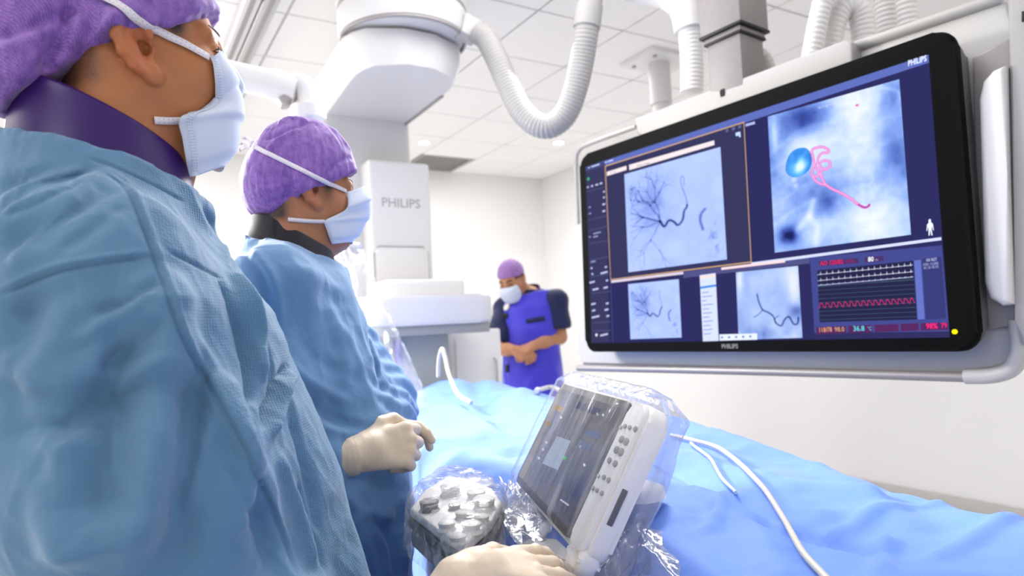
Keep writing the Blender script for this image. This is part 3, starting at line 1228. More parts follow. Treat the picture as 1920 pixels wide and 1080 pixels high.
# horizontal arm, running away from the camera
e = PH(700, 238, zb-.20)
xa = PH(880, 104, zb-.06)
xr = .285
yl = e.y-dc.y
arm_prof = []
bm = bmesh.new()
sec = [(-xr, -.02), (-xr, -.10), (-xr+.05, -.20), (xr-.05, -.20), (xr, -.10), (xr, -.02)]
rows_ = []
for k in range(15):
    t = k/14
    y = -.18+t*(yl+.28)
    w = 1.0 if t > .25 else math.sqrt(max(0.0, 1-((.25-t)/.25)**2))*.75+.25
    rows_.append([bm.verts.new((p_[0]*w*(1-.12*t), y, zb+p_[1]*(1-.15*(1-t)))) for p_ in sec])
for k in range(14):
    for i in range(6):
        bm.faces.new((rows_[k][i], rows_[k][(i+1) % 6], rows_[k+1][(i+1) % 6], rows_[k+1][i]))
bm.faces.new(rows_[0])
bm.faces.new(rows_[-1][::-1])
from_bm('cross_arm', bm, m_white2, g, True, 50)
tr_pts = []
for t in np.linspace(.3, 1.0, 8):
    w = 1-.12*t
    tr_pts.append(((xr-.05)*w, -.18+t*(yl+.28), zb-.20*(1-.15*(1-t))-.002))
tube('arm_trim', tr_pts, .008, m_midgrey, g, 8)
# upright at the far end
box('upright', (-xr*.86, yl-.10, .75), (xr*.86, yl+.16, zb-.05), m_white2, g, bevel=.06, seg=5)
# pillar with the lettering
yp = e.y-.22


def pil(px, py):
    q_ = PY(px, py, yp)
    return gl_(q_)


a1, a2 = pil(690, 297), pil(812, 470)
box('pillar', (a1[0], a1[1], .78), (a2[0], a1[1]+.22, a1[2]), m_white, g, bevel=.02, seg=3)
t1, t2 = pil(715, 387), pil(788, 388)
lt = text_mesh('lettering', 'PHILIPS', .1, plain('letter_grey', (.40, .39, .385), .5), g, .0004, 'LEFT', .001)
w_ = max(v.co.x for v in lt.data.vertices)
lt.scale = ((t2[0]-t1[0])/w_,)*3
lt.location = (t1[0], t1[1]-.001, t1[2])
lt.rotation_euler = (math.radians(90), 0, 0)
b1, b2 = pil(702, 464), pil(806, 610)
prism('service_panel', rrect(b1[0], b2[2], b2[0], b1[2], .03), a1[1]-.016, a1[1]+.01, m_white, g, bevel=.008)
tube('panel_seam', [(b1[0]-.006, a1[1]-.002, b2[2]), (b1[0]-.006, a1[1]-.002, b1[2]-.03), (b1[0]+.02, a1[1]-.002, b1[2]+.006), (b2[0]-.02, a1[1]-.002, b1[2]+.006), (b2[0]+.006, a1[1]-.002, b1[2]-.03), (b2[0]+.006, a1[1]-.002, b2[2])], .005, m_grey, g, 6)
# detector head in front of the pillar
ye = yp-.30


def det(px, py):
    return gl_(PY(px, py, ye))


c1, c2 = det(722, 524), det(872, 572)
box('detector_top', (c1[0], c1[1]-.02, c2[2]-.02), (c2[0], c1[1]+.26, c1[2]), m_white, g, bevel=.03, seg=4)
d1, d2 = det(676, 558), det(914, 604)
prism('detector_slab', rrect(d1[0], c1[1]-.12, d2[0], c1[1]+.26, .10, 8), d2[2], d1[2], m_white, g, bevel=.02, axis='z')
prism('detector_band', rrect(d1[0]+.012, c1[1]-.11, d2[0]-.010, c1[1]+.25, .095, 8), d2[2]-.045, d2[2]+.002, m_vent, g, bevel=.004, axis='z')
f1, f2 = det(770, 618), det(842, 700)
box('tube_housing', (f1[0]-.16, c1[1]-.02, .80), (f2[0], c1[1]+.2, d2[2]-.042), plain('sage_grey', (.46, .48, .44), .5), g, bevel=.012)
box('cover_strip', (det(733, 640)[0], c1[1]-.045, .86), (det(748, 640)[0], c1[1]-.0205, d2[2]-.06), plain('violet_strip', (.12, .10, .42), .5), g, bevel=.005)
# hose loop from the drum
k0 = P(886, 58, 2.95)
hose = link(bpy.data.objects.new('hanging_hose', None), g)
hose.location = gl_(k0)
hose['label'] = 'thick grey corrugated hose hanging in a U loop'
pts = [P(*q_) for q_ in ((893, 60, 2.93), (912, 74, 2.92), (932, 112, 2.9), (952, 160, 2.88), (975, 205, 2.85), (1003, 232, 2.82), (1032, 237, 2.8), (1060, 215, 2.78), (1079, 170, 2.76), (1092, 110, 2.74), (1100, 55, 2.72), (1108, -15, 2.72), (1114, -115, 2.74))]
ribbed([p_-k0 for p_ in pts], .050, 420, .0012, .015, m_hose, 'hose_body', hose)
box('connector', (-.06, -.03, -.045), (.03, .05, .05), m_grey, hose, bevel=.008).rotation_euler = (0, .3, 0)
tube('collar', [P(1100, 52, 2.72)-k0, P(1105, 12, 2.72)-k0], .056, m_hose, hose, 18)

# bright vertical hose above the monitor's top bar
k0 = P(1298, 150, 2.55)
h2 = thing('supply_hose', 'bright white corrugated hose standing on the bar left of the grey column', 'hose', tuple(k0))
pts = [P(*q_) for q_ in ((1297, 172, 2.55), (1297, 120, 2.55), (1294, 70, 2.55), (1290, 50, 2.55))]
ribbed([p_-k0 for p_ in pts], .043, 200, .002, .016, m_white, 'hose_body', h2)
tube('elbow', [P(*q_)-k0 for q_ in ((1292, 58, 2.55), (1286, 26, 2.56), (1272, 2, 2.58), (1240, -14, 2.62), (1180, -24, 2.70))], .056, m_white, h2, 18, 24)
tube('ceiling_link', [P(1182, -24, 2.70)-k0, P(1182, -90, 2.70)-k0], .05, m_white, h2, 18)

# hoses behind the top rail at the right
for k, (lab, pp, r) in enumerate((
    ('slim white corrugated hose falling behind the long bar, next right of the column', ((1556, -60, 2.05), (1546, -10, 2.05), (1534, 40, 2.05), (1520, 112, 2.05)), .030),
    ('pale corrugated hose bent in an arch above the slim rail', ((1552, 112, 2.1), (1562, 50, 2.1), (1578, 18, 2.1), (1600, 14, 2.1), (1616, 40, 2.1), (1622, 110, 2.1)), .036),
    ('ribbed hose dropping vertically behind the rail, just right of the arched hose', ((1654, -70, 2.2), (1660, 0, 2.2), (1668, 95, 2.2)), .034),
    ('last ribbed hose behind the rail, farthest right of the row', ((1696, -70, 2.1), (1698, 0, 2.1), (1706, 80, 2.1)), .030),
    ('small white cable loop on the bar right behind the grey column', ((1404, 150, 2.3), (1410, 116, 2.3), (1422, 100, 2.3), (1438, 112, 2.3), (1446, 140, 2.3)), .020))):
    k0 = P(*pp[-1])
    h_ = thing('flexible_hose', lab, 'hose', tuple(k0), 0)
    c_ = [P(*q_)-k0 for q_ in pp]
    ribbed(c_, r, 180, .0014, .016, m_white2, 'hose_body', h_, 14)
    tube('end_collar', [c_[0], c_[0].lerp(c_[1], .25)], r*1.12, m_white2, h_, 14)

# operating lamp arm above the second man's cap
k0 = P(545, 166, 2.2)
la = thing('lamp_arm', 'bright white jointed lamp arm reaching over the second man in purple cap', 'lamp arm', tuple(k0))
tube('arm_tube', [P(*q_)-k0 for q_ in ((300, 104, 2.2), (430, 140, 2.2), (520, 160, 2.2))], [.047, .047, .047], m_white, la, 20)
tube('joint', [P(512, 158, 2.2)-k0, P(560, 172, 2.2)-k0], [.052, .046], m_white, la, 20)
tube('elbow', [P(*q_)-k0 for q_ in ((548, 158, 2.2), (566, 158, 2.2), (575, 172, 2.2), (578, 206, 2.2))], .034, m_white, la, 16, 16)
tube('flange', [P(577, 200, 2.2)-k0, P(578, 222, 2.2)-k0], .058, m_white, la, 20)
tube('joint_plate', [P(534, 184, 2.19)-k0, P(541, 196, 2.19)-k0], .03, m_midgrey, la, 12)
tube('ceiling_post', [P(304, 105, 2.2)-k0, Vector((P(304, 105, 2.2)-k0).xy.to_3d())+Vector((0, 0, WH-k0.z-.014))], .05, m_white, la, 18)

# pale mount far away on the ceiling
k0 = PH(1235, 112, WH-.014)
cm = thing('ceiling_mount', 'faint white mounting plate with a short pole on the ceiling left of the supply hose', 'mount', tuple(k0), math.radians(0))
box('plate', (-.20, -.16, -.03), (.20, .16, 0), m_white, cm, bevel=.006)
tube('pole', [(0, 0, -.03), (.0, 0, -.30)], .07, m_white2, cm, 20)
tube('lower_pole', [(0, 0, -.30), (.0, 0, -.62)], .055, m_white2, cm, 20)
for sx in (-.13, .13):
    for sy in (-.1, .1):
        o_ = lathe('bolt', [(.0001, -.008), (.014, -.008), (.014, 0), (.0001, 0)], m_midgrey, cm, 10, (sx, sy, -.03))

# white cabinet on the floor behind the table
cb = PY(884, 668, e.y-.05)
m_cab = plain('cabinet_white', (.90, .90, .89), .4)
cab = thing('equipment_cabinet', 'white equipment cabinet behind the draped table left of the standing man', 'cabinet', (cb.x, cb.y, 0))
zt = PY(884, 618, e.y-.05).z
box('body', (-.19, -.14, .06), (.115, .20, zt), m_cab, cab, bevel=.012)
box('door', (-.17, -.152, .10), (.095, -.1395, zt-.05), m_cab, cab, bevel=.006)
tube('door_handle', [(.06, -.153, zt-.30), (.06, -.175, zt-.29), (.06, -.175, zt-.17), (.06, -.153, zt-.16)], .006, m_grey, cab, 8)
for sx in (-.15, .08):
    for sy in (-.1, .16):
        tube('foot', [(sx, sy, .0), (sx, sy, .0605)], .018, m_dgrey, cab, 10)
# ================================================================== operating table and its blue drape
def PL(X, Zf, h):
    """plan position: X to the right of and Zf ahead of the camera (level), height h"""
    c, s = math.cos(TH), math.sin(TH)
    return Vector((X*c+Zf*s, -X*s+Zf*c, h))


T_AX = (PL(-.205, .979, 0)-PL(0, 0, 0)).normalized()       # along the table, away from the camera
T_RT = Vector((T_AX.y, -T_AX.x, 0))
T_O = PL(.70, .88, 0)-T_RT*.385-T_AX*.45                     # near end, centre line
TL_, TW = 2.66, .385
t_ang = math.atan2(T_AX.y, T_AX.x)
tab = thing('operating_table', 'operating table hidden beneath the blue surgical drape', 'table', (T_O.x, T_O.y, 0), t_ang)
box('tabletop', (.05, -.27, .82), (TL_-.1, .27, .855), m_midgrey, tab, bevel=.012)
box('mattress', (.06, -.265, .8555), (TL_-.12, .265, .883), m_dgrey, tab, bevel=.02)
box('pedestal', (1.55, -.16, .08), (2.05, .16, .8195), m_white2, tab, bevel=.03)
box('base', (1.25, -.27, 0), (2.3, .27, .0795), m_white2, tab, bevel=.02)


def drape_top(s, t):
    """height of the drape; s along, t across (positive to the right)"""
    h = .985+.015*np.exp(-((s-1.2)/.6)**2)
    h = h+.085*np.exp(-((s-2.50)/.28)**2-((t+.12)/.22)**2)
    h = h+.03*np.exp(-((s-1.9)/.3)**2-((t-.05)/.2)**2)
    h = h-.05*np.exp(-((s-2.66)/.35)**2-((t-.32)/.16)**2)
    h = h-.135*np.exp(-((s-.72)/.34)**2-((t+.40)/.13)**2)-.078*np.exp(-((s-.42)/.32)**2-((t+.27)/.19)**2)
    return h


m_drape, nt, b = new_mat('blue_drape')
b.inputs['Base Color'].default_value = (.125, .268, .78, 1)
b.inputs['Roughness'].default_value = .7
b.inputs['Sheen Weight'].default_value = .15
tc = N(nt, 'ShaderNodeTexCoord')
nz = N(nt, 'ShaderNodeTexNoise')
nz.inputs['Scale'].default_value = 420
nz.inputs['Detail'].default_value = 2
L(nt, tc.outputs['Object'], nz.inputs['Vector'])
nz2 = N(nt, 'ShaderNodeTexNoise')
nz2.inputs['Scale'].default_value = 9
nz2.inputs['Detail'].default_value = 5
L(nt, tc.outputs['Object'], nz2.inputs['Vector'])
bp = N(nt, 'ShaderNodeBump')
bp.inputs['Strength'].default_value = .25
bp.inputs['Distance'].default_value = .001
L(nt, nz.outputs['Fac'], bp.inputs['Height'])
bp2 = N(nt, 'ShaderNodeBump')
bp2.inputs['Strength'].default_value = .35
bp2.inputs['Distance'].default_value = .02
L(nt, nz2.outputs['Fac'], bp2.inputs['Height'])
L(nt, bp.outputs['Normal'], bp2.inputs['Normal'])
L(nt, bp2.outputs['Normal'], b.inputs['Normal'])

ns, nq = 340, 190
s_ = np.linspace(-.02, TL_+.42, ns)
q_ = np.linspace(-.88, .88, nq)
Sg, Qg = np.meshgrid(s_, q_, indexing='ij')
S_, Q_ = Sg.ravel(), Qg.ravel()


def bend(q, half, r=.05):
    """arc-length q -> (offset, drop) of a cloth running over an edge"""
    a = np.abs(q)
    flat = half-r
    arc = r*math.pi/2
    ph = np.clip((a-flat)/r, 0, math.pi/2)
    off = np.where(a < flat, a, flat+r*np.sin(ph))
    drop = np.where(a < flat, 0, r*(1-np.cos(ph)))
    over = np.clip(a-flat-arc, 0, None)
    return np.sign(q)*off, drop+over, over


T_, dT, oT = bend(Q_, TW)
A_, dA, oA = bend(np.clip(S_-TL_/2, -9, 9), TL_/2)
Sx = A_+TL_/2
Z_ = drape_top(np.minimum(S_, TL_), np.clip(Q_, -TW, TW))-dT-dA
# hanging folds
fold = np.sin(S_*17+2.2*vnoise(np.stack([S_*2, 0*S_, 0*S_], 1)))
T_ = T_+np.sign(Q_)*np.clip(oT/.3, 0, 1)*np.where(Q_ < 0, .006+.006*fold, .03+.030*fold)
Sx = Sx+np.clip(oA/.3, 0, 1)*(.008+.008*np.sin(Q_*21))
# soft relief and sharp creases on the top
pp = np.stack([S_*1.9+.3*Q_, Q_*2.6, 0*S_], 1)
rel = .011*fbm(pp*1.2, 2)+.0085*ridged(np.stack([S_*2.6-Q_*1.5, Q_*3.4+S_, 0*S_+3], 1), 2)+.0032*ridged(np.stack([S_*8+Q_*4, Q_*9-S_*3, 0*S_+7], 1), 2)
Z_ = Z_+rel*np.clip(1-dT/.2, .2, 1)


def tablecoord(px, py, h=.99):
    w = PH(px, py, h)-T_O
    return (w.dot(T_AX), w.dot(T_RT))


creases = [   # polylines in photograph points on the cloth: width, height
    ([(1190, 868), (1290, 905), (1370, 938), (1450, 972)], .016, -.009), ([(1370, 938), (1330, 1000)], .010, .006),
    ([(1440, 985), (1545, 1012), (1660, 1035)], .018, -.011), ([(1660, 1010), (1656, 1080)], .012, .008),
    ([(1180, 700+160), (1310, 885), (1480, 925), (1630, 940)], .03, .010), ([(1650, 922), (1780, 1000)], .03, -.006),
    ([(1230, 1000), (1300, 1040), (1360, 1080)], .02, .008), ([(1300, 930), (1430, 1010), (1460, 1075)], .02, .007),
    ([(1560, 1000), (1640, 970), (1760, 952)], .012, .005), ([(1760, 1046), (1900, 1000)], .012, .006),
    ([(800, 760), (880, 800), (960, 850)], .05, .016), ([(860, 720), (930, 790), (970, 860)], .04, -.014), ([(800, 840), (880, 870), (950, 890)], .04, .012),
    ([(1000, 740), (940, 800)], .05, .012), ([(780, 790), (800, 880)], .04, -.01)]
top = np.abs(Q_) < TW+.05
ST = np.stack([S_, Q_, 0*S_], 1)
for pl_, w, hgt in creases:
    c_ = [tablecoord(*p_) for p_ in pl_]
    d_, _ = polydist(ST, [(x, y, 0) for x, y in c_])
    Z_ = Z_+np.where(top, 1.5*hgt*np.exp(-(d_/w)**2), 0)
V = np.stack([Sx, -T_, np.maximum(Z_, .03)], 1)
i, j = np.meshgrid(np.arange(ns-1), np.arange(nq-1), indexing='ij')
a = (i*nq+j).ravel()
F = np.stack([a, a+nq, a+nq+1, a+1], 1)
drape = mesh('surgical_drape', V, F, m_drape)
drape.location = (T_O.x, T_O.y, 0)
drape.rotation_euler = (0, 0, t_ang)
tag(drape, 'bright blue surgical drape spread over the operating table', 'drape')
md = drape.modifiers.new('thickness', 'SOLIDIFY')
md.thickness = .0025
md.offset = -1
D_M = Matrix.Translation((T_O.x, T_O.y, 0)) @ Matrix.Rotation(t_ang, 4, 'Z')
d_bvh = BVHTree.FromPolygons([D_M @ Vector(v) for v in V.tolist()], F.tolist())


def on_drape(px, py, lift=.004):
    h = d_bvh.ray_cast(CAMP, ray(px, py).normalized())
    if h[0] is None:
        return PH(px, py, .99)
    p_ = h[0]
    dn = d_bvh.ray_cast(Vector((p_.x, p_.y, 2)), Vector((0, 0, -1)))
    return Vector((p_.x, p_.y, (dn[0].z if dn[0] else p_.z)+lift))


def lay(name, label, pts, r, mat, lift=None):
    w = [on_drape(px, py, (lift or r)) for px, py in pts]
    k0 = w[0].copy()
    dense = catmull(w, 60)
    for p_ in dense:
        dn = d_bvh.ray_cast(Vector((p_.x, p_.y, 2)), Vector((0, 0, -1)))
        if dn[0]:
            p_.z = max(p_.z, dn[0].z+r+.0058)
    for it in range(12):
        z_ = [p_.z for p_ in dense]
        for k in range(1, len(dense)-1):
            dense[k].z = max(z_[k], (z_[k-1]+z_[k+1])/2)
    for it in range(6):
        z_ = [p_.z for p_ in dense]
        for k in range(1, len(dense)-1):
            dense[k].z = (z_[k-1]+2*z_[k]+z_[k+1])/4
    o = tube(name, [p_-k0 for p_ in dense], r, mat, None, 10)
    o.location = k0
    return tag(o, label, 'cable')


m_cable = plain('ivory_cable', (.62, .58, .50), .45)
lay('white_cable', 'thick ivory cable curving over the blue drape from the wrapped touchscreen', [(1258, 824), (1300, 834), (1350, 852), (1398, 888), (1436, 932), (1470, 990), (1502, 1046), (1540, 1090), (1570, 1120)], .0044, m_cable)
lay('thin_tube', 'thin clear tube lying beside the ivory cable on the drape', [(1296, 838), (1318, 856), (1346, 893), (1362, 915), (1380, 934)], .0030, plain('clear_tube', (.62, .66, .74), .3))
lay("white_tube", 'short white tube loop at the far edge of the drape before the standing man', [(1006, 742), (1018, 730), (1036, 726), (1062, 738), (1076, 742)], .010, m_white, .012)
# ================================================================== people: shared builders
# person frame: x ahead, y to the person's left, z up, origin on the floor under the neck
def skin_mat(name, col, hair):
    m, nt, b = new_mat(name)
    b.inputs['Roughness'].default_value = .5
    b.inputs['Specular IOR Level'].default_value = .35
    b.inputs['Subsurface Weight'].default_value = .12
    b.inputs['Subsurface Radius'].default_value = (.010, .004, .002)
    b.inputs['Subsurface Scale'].default_value = .5
    tc = N(nt, 'ShaderNodeTexCoord')
    nz = N(nt, 'ShaderNodeTexNoise')
    nz.inputs['Scale'].default_value = 30
    nz.inputs['Detail'].default_value = 6
    L(nt, tc.outputs['Object'], nz.inputs['Vector'])
    mx = N(nt, 'ShaderNodeMix', data_type='RGBA')
    mx.inputs[6].default_value = (*[c*.82 for c in col], 1)
    mx.inputs[7].default_value = (min(col[0]*1.18, 1), col[1]*1.10, col[2]*1.05, 1)
    L(nt, nz.outputs['Fac'], mx.inputs[0])
    red = N(nt, 'ShaderNodeMix', data_type='RGBA')
    ar = N(nt, 'ShaderNodeAttribute', attribute_name='red')
    L(nt, ar.outputs['Fac'], red.inputs[0])
    L(nt, mx.outputs[2], red.inputs[6])
    red.inputs[7].default_value = (min(1, col[0]*1.12), col[1]*.72, col[2]*.70, 1)
    at = N(nt, 'ShaderNodeAttribute', attribute_name='hair')
    n2 = N(nt, 'ShaderNodeTexNoise')
    n2.inputs['Scale'].default_value = 700
    n2.inputs['Detail'].default_value = 2
    L(nt, tc.outputs['Object'], n2.inputs['Vector'])
    ad = N(nt, 'ShaderNodeMath', operation='MULTIPLY_ADD')
    L(nt, n2.outputs['Fac'], ad.inputs[0])
    ad.inputs[1].default_value = .9
    ad.inputs[2].default_value = -.45
    a2 = N(nt, 'ShaderNodeMath', operation='ADD')
    L(nt, ad.outputs[0], a2.inputs[0])
    L(nt, at.outputs['Fac'], a2.inputs[1])
    a3 = N(nt, 'ShaderNodeMath', operation='MULTIPLY')
    a3.use_clamp = True
    L(nt, a2.outputs[0], a3.inputs[0])
    L(nt, at.outputs['Fac'], a3.inputs[1])
    m2 = N(nt, 'ShaderNodeMix', data_type='RGBA')
    L(nt, a3.outputs[0], m2.inputs[0])
    L(nt, red.outputs[2], m2.inputs[6])
    m2.inputs[7].default_value = (*hair, 1)
    L(nt, m2.outputs[2], b.inputs['Base Color'])
    n3 = N(nt, 'ShaderNodeTexNoise')
    n3.inputs['Scale'].default_value = 420
    n3.inputs['Detail'].default_value = 3
    L(nt, tc.outputs['Object'], n3.inputs['Vector'])
    bp = N(nt, 'ShaderNodeBump')
    bp.inputs['Strength'].default_value = .22
    bp.inputs['Distance'].default_value = .0015
    L(nt, n3.outputs['Fac'], bp.inputs['Height'])
    L(nt, bp.outputs['Normal'], b.inputs['Normal'])
    return m


def cloth_mat(name, col, weave=900, wstr=.2, rough=.75, sheen=.2, dots=False, mott=.06, crease=.0):
    m, nt, b = new_mat(name)
    b.inputs['Roughness'].default_value = rough
    b.inputs['Sheen Weight'].default_value = sheen
    b.inputs['Specular IOR Level'].default_value = .3
    tc = N(nt, 'ShaderNodeTexCoord')
    nz = N(nt, 'ShaderNodeTexNoise')
    nz.inputs['Scale'].default_value = 14
    nz.inputs['Detail'].default_value = 6
    L(nt, tc.outputs['Object'], nz.inputs['Vector'])
    mx = N(nt, 'ShaderNodeMix', data_type='RGBA')
    mx.inputs[6].default_value = (*[c*(1-mott*2) for c in col], 1)
    mx.inputs[7].default_value = (*[min(1, c*(1+mott*2)) for c in col], 1)
    L(nt, nz.outputs['Fac'], mx.inputs[0])
    L(nt, mx.outputs[2], b.inputs['Base Color'])
    n2 = N(nt, 'ShaderNodeTexNoise')
    n2.inputs['Scale'].default_value = weave
    n2.inputs['Detail'].default_value = 2
    L(nt, tc.outputs['Object'], n2.inputs['Vector'])
    bp = N(nt, 'ShaderNodeBump')
    bp.inputs['Strength'].default_value = wstr
    bp.inputs['Distance'].default_value = .0012
    L(nt, n2.outputs['Fac'], bp.inputs['Height'])
    last = bp
    if crease:
        n3 = N(nt, 'ShaderNodeTexNoise')
        n3.inputs['Scale'].default_value = 22
        n3.inputs['Detail'].default_value = 5
        n3.inputs['Distortion'].default_value = 1.2
        L(nt, tc.outputs['Object'], n3.inputs['Vector'])
        b3 = N(nt, 'ShaderNodeBump')
        b3.inputs['Strength'].default_value = crease
        b3.inputs['Distance'].default_value = .012
        L(nt, n3.outputs['Fac'], b3.inputs['Height'])
        L(nt, bp.outputs['Normal'], b3.inputs['Normal'])
        last = b3
    if dots:
        at = N(nt, 'ShaderNodeAttribute', attribute_name='panel')
        vo = N(nt, 'ShaderNodeTexVoronoi')
        vo.inputs['Scale'].default_value = 330
        vo.inputs['Randomness'].default_value = .25
        L(nt, tc.outputs['Object'], vo.inputs['Vector'])
        ml = N(nt, 'ShaderNodeMath', operation='MULTIPLY')
        L(nt, vo.outputs['Distance'], ml.inputs[0])
        L(nt, at.outputs['Fac'], ml.inputs[1])
        b4 = N(nt, 'ShaderNodeBump')
        b4.inputs['Strength'].default_value = .45
        b4.inputs['Distance'].default_value = .002
        L(nt, ml.outputs[0], b4.inputs['Height'])
        L(nt, last.outputs['Normal'], b4.inputs['Normal'])
        last = b4
    L(nt, last.outputs['Normal'], b.inputs['Normal'])
    return m


def cap_mat(name, col, dark):
    """thin crinkled non-woven fabric"""
    m, nt, b = new_mat(name)
    b.inputs['Roughness'].default_value = .65
    b.inputs['Sheen Weight'].default_value = .3
    tc = N(nt, 'ShaderNodeTexCoord')
    mp = N(nt, 'ShaderNodeMapping')
    mp.inputs['Scale'].default_value = (1, 1, .55)
    L(nt, tc.outputs['Object'], mp.inputs['Vector'])
    nz = N(nt, 'ShaderNodeTexNoise')
    nz.inputs['Scale'].default_value = 95
    nz.inputs['Detail'].default_value = 5
    nz.inputs['Roughness'].default_value = .65
    L(nt, mp.outputs[0], nz.inputs['Vector'])
    wv = N(nt, 'ShaderNodeTexWave')
    wv.inputs['Scale'].default_value = 170
    wv.inputs['Distortion'].default_value = 5
    wv.inputs['Detail'].default_value = 3
    wv.inputs['Detail Scale'].default_value = 1.5
    wv.bands_direction = 'DIAGONAL'
    L(nt, tc.outputs['Object'], wv.inputs['Vector'])
    ad = N(nt, 'ShaderNodeMath', operation='MULTIPLY_ADD')
    L(nt, wv.outputs['Fac'], ad.inputs[0])
    ad.inputs[1].default_value = .20
    L(nt, nz.outputs['Fac'], ad.inputs[2])
    mr = N(nt, 'ShaderNodeMapRange')
    mr.inputs['From Min'].default_value = .34
    mr.inputs['From Max'].default_value = .92
    L(nt, ad.outputs[0], mr.inputs['Value'])
    mx = N(nt, 'ShaderNodeMix', data_type='RGBA')
    mx.inputs[6].default_value = (*dark, 1)
    mx.inputs[7].default_value = (*col, 1)
    L(nt, mr.outputs[0], mx.inputs[0])
    L(nt, mx.outputs[2], b.inputs['Base Color'])
    bp = N(nt, 'ShaderNodeBump')
    bp.inputs['Strength'].default_value = .4
    bp.inputs['Distance'].default_value = .002
    L(nt, ad.outputs[0], bp.inputs['Height'])
    L(nt, bp.outputs['Normal'], b.inputs['Normal'])
    return m


def rot3(yaw, pitch=0, roll=0):
    """head or hand frame: yaw to the left, pitch up, roll"""
    return np.array(Matrix.Rotation(yaw, 3, 'Z') @ Matrix.Rotation(-pitch, 3, 'Y') @ Matrix.Rotation(roll, 3, 'X'))


def frame(xd, zd):
    x = Vector(xd).normalized()
    z = Vector(zd)
    z = (z-x*z.dot(x)).normalized()
    y = z.cross(x)
    return np.array(Matrix((x, y, z)).transposed())


def ear_sdf(h, s, sc=1.1, ez_=-.002):
    a = math.radians(19)
    t = math.radians(14)
    ex = Vector((math.cos(a), -s*math.sin(a), 0))
    en = Vector((math.sin(a), s*math.cos(a), 0))
    up = Vector((0, 0, 1))
    ez = (up*math.cos(t)-ex*math.sin(t)).normalized()
    ex = (ex*math.cos(t)+up*math.sin(t)).normalized()
    R = np.array(Matrix((ex, en, ez)).transposed())
    e = h.sub(R, (-.006, s*.0775, ez_))
    e.X, e.Y, e.Z = e.X/sc, e.Y/sc, e.Z/sc
    D = e.ell((-.002, 0, .002), (.0155, .0045, .029))
    D = smin(D, e.chain([(p[0], .0035, p[1]) for p in ((.005, .002), (.0125, .013), (.012, .026), (.001, .034), (-.012, .030), (-.018, .015), (-.017, -.003), (-.011, -.018), (-.003, -.027))],
                        [.003, .0037, .0042, .0045, .0045, .0045, .0042, .004, .004]), .003)
    D = smin(D, e.chain([(p[0], .0015, p[1]) for p in ((.003, .022), (-.006, .014), (-.009, .002), (-.006, -.010), (.001, -.016))], [.003, .0035, .0038, .0036, .003]), .004)
    D = smin(D, e.ell((.005, .0005, -.0265), (.0115, .0062, .0125)), .006)
    D = smin(D, e.ell((.0115, .002, -.003), (.0035, .0045, .0065)), .004)
    D = smax(D, -e.ell((.0025, .007, .002), (.0088, .0085, .0150)), .002)
    D = smin(D, e.cap((.002, -.016, .0), (-.004, -.004, 0), .014, .010), .006)
    return D*sc, e.ell((.0055, .002, .001), (.0062, .013, .0085))*sc


def head_sdf(h, eyes=True, ear_z=-.002):
    D = h.ell((-.015, 0, .045), (.097, .076, .090))
    D = smin(D, h.ell((.024, 0, -.018), (.070, .064, .085)), .03)
    for s in (-1, 1):
        D = smin(D, h.cap((.002, .050*s, -.045), (.064, .020*s, -.088), .020, .015), .025)
        D = smin(D, h.ell((.055, .043*s, -.026), (.028, .020, .026)), .022)
        D = smin(D, h.cap((.084, .012*s, .027), (.070, .050*s, .024), .0095, .009), .012)
        D = smin(D, h.cap((-.035, .05*s, -.03), (-.045, .045*s, -.10), .026, .03), .03)
    D = smin(D, h.ell((.072, 0, -.088), (.018, .022, .017)), .02)
    D = smin(D, h.cap((.092, 0, .014), (.105, 0, -.024), .008, .0085), .012)
    D = smin(D, h.ell((.090, 0, -.062), (.012, .024, .010)), .01)
    if eyes:
        for s in (-1, 1):
            D = smax(D, -h.ell((.100, .032*s, .008), (.019, .018, .0115)), .010)
            lid = h.ell((.0755, .032*s, .007), (.0142, .0150, .0142))
            slit = h.ell((.0905, .032*s, .006), (.012, .0145, .0042))
            D = smin(D, smax(lid, -slit, .002), .003)
    D = smin(D, h.cap((-.030, 0, -.05), (-.052, 0, -.20), .056, .062), .03)
    D = smin(D, h.cap((.016, 0, -.088), (-.022, 0, -.20), .046, .050), .03)
    for s in (-1, 1):
        ea, hole = ear_sdf(h, s, 1.1, ear_z)
        D = smax(smin(D, ea, .002), -hole, .0025)
    return D


FING = ((.088, .024, (.043, .025, .021), .0096), (.093, .002, (.047, .028, .022), .0098), (.087, -.019, (.043, .026, .021), .0092), (.077, -.037, (.033, .020, .019), .0082))


